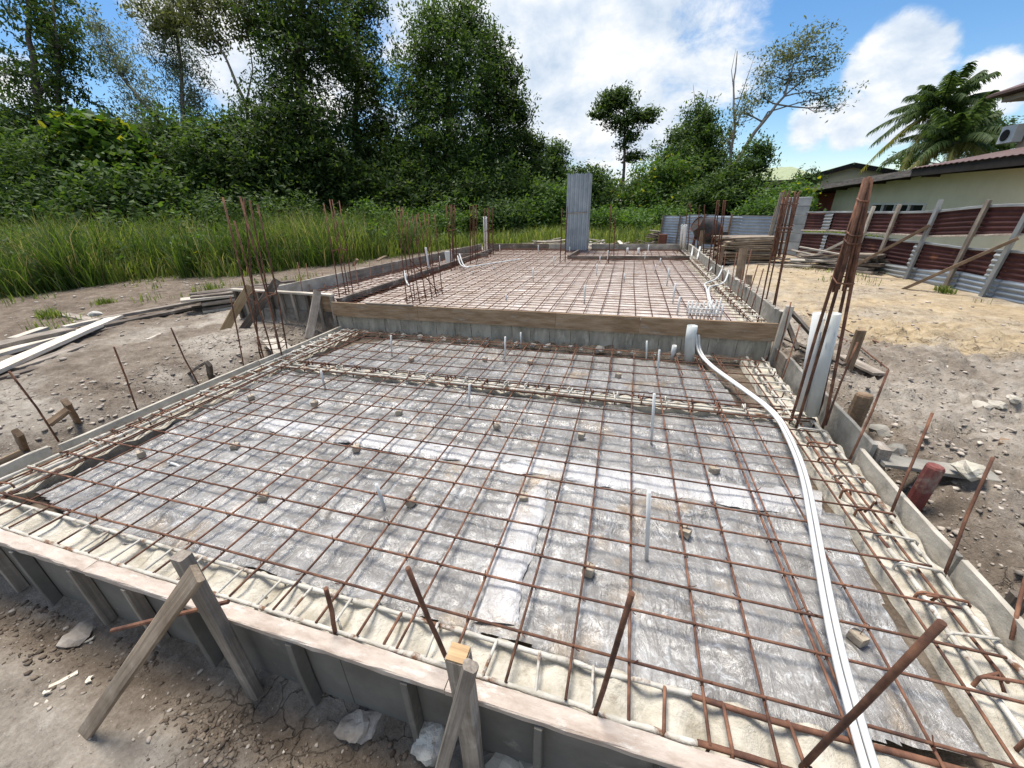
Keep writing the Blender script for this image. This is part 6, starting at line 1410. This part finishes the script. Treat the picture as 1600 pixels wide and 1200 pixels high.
bush('green shrub behind the corrugated column', [(-2.727,28.543,2.767,1.082,0.832), (-2.047,28.374,1.999,1.498,0.998), (-2.987,27.832,1.456,1.248,0.832), (-3.587,28.569,3.352,0.499,0.333)], 6500, .2, L_MID, 30)
bush('big rounded leafy bush left of the vine-covered tree', [(1.758,28.827,2.977,1.597,1.118), (0.299,28.061,2.288,1.517,0.958), (2.621,28.638,2.054,1.597,0.958), (1.125,28.035,1.727,1.757,0.799)], 10000, .2, L_BRIGHT, 31)
bush('green bush below the leaning tree', [(4.866,26.956,1.951,1.464,0.952), (6.133,27.159,1.591,1.245,0.659), (3.652,26.529,1.814,1.245,0.805)], 7500, .19, L_MID, 32)
bush('vine-green bush behind the grey fence', [(7.168,25.174,1.606,1.131,0.599), (6.093,23.517,1.217,0.948,0.379), (8.507,26.836,1.842,0.769,0.489)], 5200, .18, L_VINE, 33)
bush('round bush before the green-roofed house', [(10.267,32.26,2.469,0.998,0.582), (9.84,31.902,1.989,0.915,0.499), (10.959,32.585,2.716,0.582,0.333)], 3400, .19, L_DARK, 34)
bush('papaya-like young plant with bright leaves behind the grey fence', [(6.879,21.759,1.854,0.453,0.255), (7.354,21.833,1.715,0.311,0.17)], 700, .15, L_BRIGHT, 35, aspect=.7, per=12)
bush('creeper-covered mound in the grass behind the back form', [(-1.13,21.133,0.725,1.265,0.443), (-0.192,20.742,0.529,0.923,0.369), (-2.033,20.833,0.66,0.948,0.443)], 6000, .15, L_VINE, 36, flat=.5)
bush('creeper-covered mound in the grass before the big leafy bush', [(1.049,22.886,0.633,1.198,0.399), (0.245,23.861,0.767,1.188,0.489), (1.833,23.183,0.765,0.998,0.466)], 5200, .15, L_VINE, 37, flat=.5)
bush('leafy weed clump beside the white pipe at the back left corner', [(-6.997,18.796,0.686,0.616,0.677), (-6.448,19.612,0.847,0.822,0.759), (-6.004,20.941,0.945,0.998,0.799)], 5200, .17, L_MID, 38)
bush('young weeds at the left frame edge below the shrub mass', [(-15.412,6.265,0.153,0.666,0.399), (-15.444,6.866,0.226,0.699,0.349), (-15.321,7.535,0.345,0.659,0.329)], 5200, .12, L_BRIGHT, 39, clump=.22)
bush('leafy weeds along the bare bank at left', [(-14.355,8.319,0.185,0.689,0.268), (-14.033,9.013,0.232,0.799,0.319), (-13.083,9.328,0.301,0.799,0.319)], 4200, .12, L_MID, 40, clump=.2)
bush('dark tangled shrub behind the feathery trees', [(-25.164,16.768,4.096,2.329,1.664), (-23.181,17.045,3.448,1.664,1.331)], 8000, .22, L_DARK, 60)
bush('dark shrub under the ragged tree', [(-27.081,14.347,5.022,1.498,1.198), (-28.492,13.812,4.784,1.498,1.498), (-25.887,14.492,4.588,1.198,1.198)], 8000, .2, L_MID, 61)
bush('shrub wall behind the tall dense tree', [(-20.872,19.833,3.04,2.562,1.464), (-18.814,20.662,3.489,2.196,1.83)], 8000, .24, L_DARK, 62)
bush('shrub wall behind the rounded shoulder tree', [(-18.121,24.139,3.121,2.496,1.83), (-15.342,25.025,3.245,2.496,2.08)], 8000, .26, L_DARK, 63)
bush('shrub wall behind the big rounded tree', [(-12.608,26.889,3.043,2.596,2.163), (-9.676,27.633,2.779,2.596,1.73), (-7.309,30.751,3.017,1.864,1.398)], 8000, .26, L_DARK, 64)
bush('low olive shrub in the grass under the tall dense tree', [(-14.631,13.048,1.814,1.248,0.399), (-13.366,13.905,1.62,1.29,0.361), (-15.294,12.242,1.742,0.965,0.386)], 5000, .15, L_MID, 65, clump=.26)
bush('low olive shrub in the grass under the big rounded tree', [(-11.37,16.068,1.301,1.414,0.453), (-9.737,17.066,1.17,1.456,0.408), (-8.297,18.084,1.203,1.198,0.479)], 5000, .15, L_VINE, 66, clump=.26)
for k, (lab, bl) in enumerate((('dark tree line far behind the back fence, left part', [(-8.8,67.203,3.238,5.99,2.196), (-16.573,65.415,4.32,5.99,2.995)]), ('dark tree line far behind the back fence, right part', [(18.069,74.89,2.621,7.987,1.797), (5.594,71.321,2.907,7.987,2.196)]), ('distant dark trees far to the left of the site', [(-49.998,38.968,5.834,8.985,3.744), (-64.32,34.544,5.485,10.483,3.744), (-39.13,41.75,4.906,5.99,3.369)]), ('distant dark trees behind the middle of the tree line', [(-26.896,45.25,4.625,6.739,3.369), (-18.259,47.721,4.427,4.493,2.995)]))):
    bush(lab, bl, 9000, .6, L_DARK, 50 + k, 'tree_line', 'tree line', clump=1.1)


# grasses
def grass(name, cx, cy, nb, hmin, hmax, rad, rng, mat_, w=.014, lean=.45, kind='stuff', parent=None, loc=None):
    n = len(cx) * nb; x0 = np.repeat(cx, nb) + rng.normal(0, 1, n) * np.repeat(rad, nb); y0 = np.repeat(cy, nb) + rng.normal(0, 1, n) * np.repeat(rad, nb)
    z0 = ghf(x0, y0); a = rng.random(n) * 6.283; h = np.repeat(hmin + (hmax - hmin) * rng.random(len(cx)), nb) * rng.uniform(.45, 1.15, n)
    le = np.abs(rng.normal(0, lean, n)) * h; dx, dy = np.cos(a), np.sin(a); ww = w * rng.uniform(.6, 1.5, n)
    sx, sy = -dy * ww, dx * ww
    b = np.stack([x0, y0, z0 - .05], -1); s = np.stack([sx, sy, 0 * sx], -1)
    m1 = np.stack([x0 + dx * le * .35, y0 + dy * le * .35, z0 + h * .6], -1); tp = np.stack([x0 + dx * le * 1.15, y0 + dy * le * 1.15, z0 + h * (1 - .25 * np.clip(le / h, 0, 1.5))], -1)
    V = np.stack([b - s, b + s, m1 + s * .85, m1 - s * .85, tp], 1).reshape(-1, 3); i = np.arange(n)[:, None] * 5
    o = mesh_np(name, V, i + np.array([[0, 1, 2, 3]]), i + np.array([[3, 2, 4]]), mat_, parent, False, loc)
    if kind: o['kind'] = kind
    return o


rg = np.random.default_rng(77)
def pick(n, xr, yr, extra=None):
    x = rg.uniform(*xr, n); y = rg.uniform(*yr, n); v = in_veg(x, y); k = rg.random(n) < v
    return x[k], y[k]
x, y = pick(24000, (-46, -8), (3, 22)); hh_ = .62 + .95 * vnoise(x * .55, y * .55, 9) + .3 * sstep(12, 20, np.hypot(x, y))
for lo_, hi_ in ((0, 1.0), (1.0, 1.3), (1.3, 4)):
    k = (hh_ >= lo_) & (hh_ < hi_); h_ = (lo_ + min(hi_, 1.75)) / 2 if lo_ else .8
    if not k.any(): continue
    grass('tall_grass', x[k], y[k], 12, .4 * h_, 1.1 * h_, np.full(k.sum(), .13), rg, L_GRASSD if lo_ == 1.0 else L_GRASS, .0085, .62)
    kk = k & (rg.random(len(k)) < .3)
    if kk.any(): grass('seeding_grass', x[kk], y[kk], 3, .7 * h_, 1.35 * h_, np.full(kk.sum(), .2), rg, L_STRAW, .005, .7)
x, y = pick(6500, (-14, 7), (12, 27)); grass('tall_grass', x, y, 11, .25, .75, np.full(len(x), .2), rg, L_GRASS, .011, .6)
x, y = pick(2600, (-13.5, -5), (4, 18)); grass('short_grass', x, y, 10, .10, .3, np.full(len(x), .14), rg, L_GRASS, .009)
x = rg.uniform(-11.5, -5.8, 500); y = rg.uniform(3.2, 13.5, 500); k = (fbm(x * .9, y * .9, 3, 88) > .12); grass('short_grass', x[k], y[k], 9, .05, .2, np.full(k.sum(), .12), rg, L_GRASS, .007)
x = rg.uniform(3.4, 5.4, 70); y = rg.uniform(7.4, 13.5, 70); k = (fbm(x * .9, y * .9, 3, 98) > .15) | ((x > 4.9) & (y < 8.3)); grass('short_grass', x[k], y[k], 10, .04, .13, np.full(k.sum(), .1), rg, L_GRASS, .006)
for lab, p, s_ in (('big clump of long-bladed grass at the edge of the bare bank, left one', (-14.016,7.643,0), 1.0), ('big clump of long-bladed grass at the edge of the bare bank, right one', (-14.075,9.299,0), .95), ('long-bladed grass clump behind the left plank stack', (-10.804,9.685,0), .6)):
    t = thing('grass_clump', lab, 'grass clump', p)
    n = 34; a = rg.random(n) * 6.28; r = rg.random(n) ** .5 * .42 * s_
    grass('blades', p[0] + np.cos(a) * r, p[1] + np.sin(a) * r, 22, .9 * s_, 1.3 * s_, np.full(n, .05), rg, L_GRASS, .013, .5, None, t)
for (lab, p, s_) in (('small green tuft on the bare bank behind the crosswise plank', (-8.981,3.804,0), .2), ('tiny green tuft on the bare bank behind the plank pile', (-9.123,4.672,0), .14), ('green tuft beside the stack behind the left end panel', (-8.085,5.873,0), .3), ('green tuft on the sand near the foot of the fence', (5.191,8.295,0), .12)):
    t = thing('grass_tuft', lab, 'grass tuft', p); n = 12; a = rg.random(n) * 6.28; r = rg.random(n) ** .5 * .9 * s_
    grass('blades', p[0] + np.cos(a) * r, p[1] + np.sin(a) * r, 14, .6 * s_, 1.1 * s_, np.full(n, .03), rg, L_GRASS, .005, .5, None, t)


# taller tussocks breaking up the edge of the grass
xt, yt = pick(240, (-24, -7), (5, 20))
ct = np.repeat(xt, 16) + rg.normal(0, .22, len(xt) * 16); cu = np.repeat(yt, 16) + rg.normal(0, .22, len(yt) * 16)
grass('tall_grass', ct, cu, 8, 1.0, 1.75, np.full(len(ct), .05), rg, L_GRASSD, .010, .55)
# broad-leaved weeds growing through the grass
xw, yw = pick(1300, (-30, -6), (4, 26)); bl = []
for a_, b_ in zip(xw, yw):
    h_ = rg.uniform(.2, 1.0) * (1 + .03 * min(20, math.hypot(a_, b_))); bl.append((a_, b_, gz(a_, b_) + h_ * .62, rg.uniform(.2, .5), h_ * .5))
(Vw, Qw), _ = crown(bl, 42000, .11, rg, clump=.2, per=14, droop=.2, aspect=.55)
mesh_np('weeds', Vw, Qw, None, L_MID)['kind'] = 'stuff'
(Vw, Qw), _ = crown(bl[::3], 7000, .15, rg, clump=.26, per=10, droop=.2, aspect=.6)
mesh_np('weeds', Vw, Qw, None, L_BRIGHT)['kind'] = 'stuff'


# coconut palms
def frond(root, az, el, L_, sag, rng, leafn=64, ll=.6):
    n = 12; pts = []; d0 = np.array([math.cos(az) * math.cos(el), math.sin(az) * math.cos(el), math.sin(el)])
    for k in np.linspace(0, 1, n): pts.append(np.array(root) + d0 * L_ * k + np.array([0, 0, -sag * L_ * k * k]))
    pts = np.array(pts); V = []; F = []; side = np.array([-math.sin(az), math.cos(az), 0])
    for i in range(n - 1):
        w = .03 * (1 - i / n) + .006; b = len(V); V += [pts[i] - side * w, pts[i] + side * w, pts[i + 1] + side * w * .9, pts[i + 1] - side * w * .9]; F.append((b, b + 1, b + 2, b + 3))
    for k in np.linspace(.12, .99, leafn):
        f = k * (n - 1); i = min(int(f), n - 2); p = pts[i] + (pts[i + 1] - pts[i]) * (f - i); tan = (pts[i + 1] - pts[i]); tan /= np.linalg.norm(tan)
        for s_ in (-1, 1):
            l = ll * math.sin(min(1, k * 1.6 + .25) * 1.57) * (1.05 - .55 * k) * rng.uniform(.85, 1.1)
            d = side * s_ * .8 + tan * .6 + np.array([rng.normal(0, .12), rng.normal(0, .12), -.55 + rng.normal(0, .2)]); d /= np.linalg.norm(d); w = tan * .03
            m_ = p + d * l * .5; e = p + d * l + np.array([0, 0, -.28 * l]); b = len(V)
            V += [p - w, p + w, m_ + w, m_ - w, e + w * .2, e - w * .2]; F += [(b, b + 1, b + 2, b + 3), (b + 3, b + 2, b + 4, b + 5)]
    return np.array(V), F


def palm(label, base, top, L_, n, seed, yellow=3):
    rng = np.random.default_rng(seed); t = thing('coconut_palm', label, 'palm', base)
    b = np.array(base); e = np.array(top); MB().tube([tuple(b + (e - b) * k + np.array([.12 * math.sin(k * 3), 0, 0])) for k in np.linspace(0, 1, 8)], [.19 - .007 * i for i in range(8)], 9).build('trunk', BARK, t, True)
    for k in range(n):
        az = k * 2.399 + rng.normal(0, .15); f = k / n; el = 1.25 - 1.5 * f + rng.normal(0, .08)
        V, F = frond(top, az, el, L_ * rng.uniform(.8, 1.08), .32 + .42 * f + rng.normal(0, .05), rng)
        mesh_np('frond', V, F, None, L_PALMY if k >= n - yellow else L_PALM, t)
    for k in range(5): MB().add(*ico_rock((e[0] + rng.normal(0, .2), e[1] + rng.normal(0, .2), e[2] - .25), .13, 300 + k, 1, 1.1)).build('coconut', L_PALMY, t, True)


q = (15.566,30.811,5.727); palm('tall coconut palm rising above the cream house roof', (q[0] + .3, q[1], 0), q, 3.0, 36, 5, 3)
q = (15.359,28.16,3.936); palm('lower coconut palm with yellowing fronds against the cream house roof', (q[0] + .2, q[1], 0), q, 2.8, 30, 9, 7)
# big-leaved wild yam at the left edge
for lab, p, s_ in (('wild plant with big heart-shaped leaves at the left frame edge', (-42.182,18.339,0.2), .5), ('wild plant with broad leaves by the tall bars in the grass', (-24.519,34.869,0.1), .45)):
    t = thing('broad_leaf_plant', lab, 'plant', p); rng = np.random.default_rng(int(s_ * 1000))
    for k in range(9):
        a = k * 2.4 + rng.normal(0, .3); h = s_ * rng.uniform(1.2, 2.6); o = s_ * rng.uniform(.3, .9); e = Vector((p[0] + math.cos(a) * o, p[1] + math.sin(a) * o, p[2] + h))
        mb = MB().tube([p, ((p[0] + e.x) / 2, (p[1] + e.y) / 2, p[2] + h * .7), e], [.012, .01, .007], 5)
        d = Vector((math.cos(a), math.sin(a), -.6)).normalized(); sd = Vector((-math.sin(a), math.cos(a), 0)); g = []
        for u_ in np.linspace(0, 1, 6):
            w = s_ * .42 * math.sin(min(1, u_ * 1.1 + .18) * 3.0) ** .8 if u_ < .93 else .01
            c_ = e + d * (s_ * .95 * (u_ - .2)) + Vector((0, 0, -.12 * s_ * u_ * u_)); g.append([c_ - sd * w + Vector((0, 0, .1 * w)), c_, c_ + sd * w + Vector((0, 0, .1 * w))])
        mb.sheet(g); mb.build('leaf', L_BRIGHT, t, True)
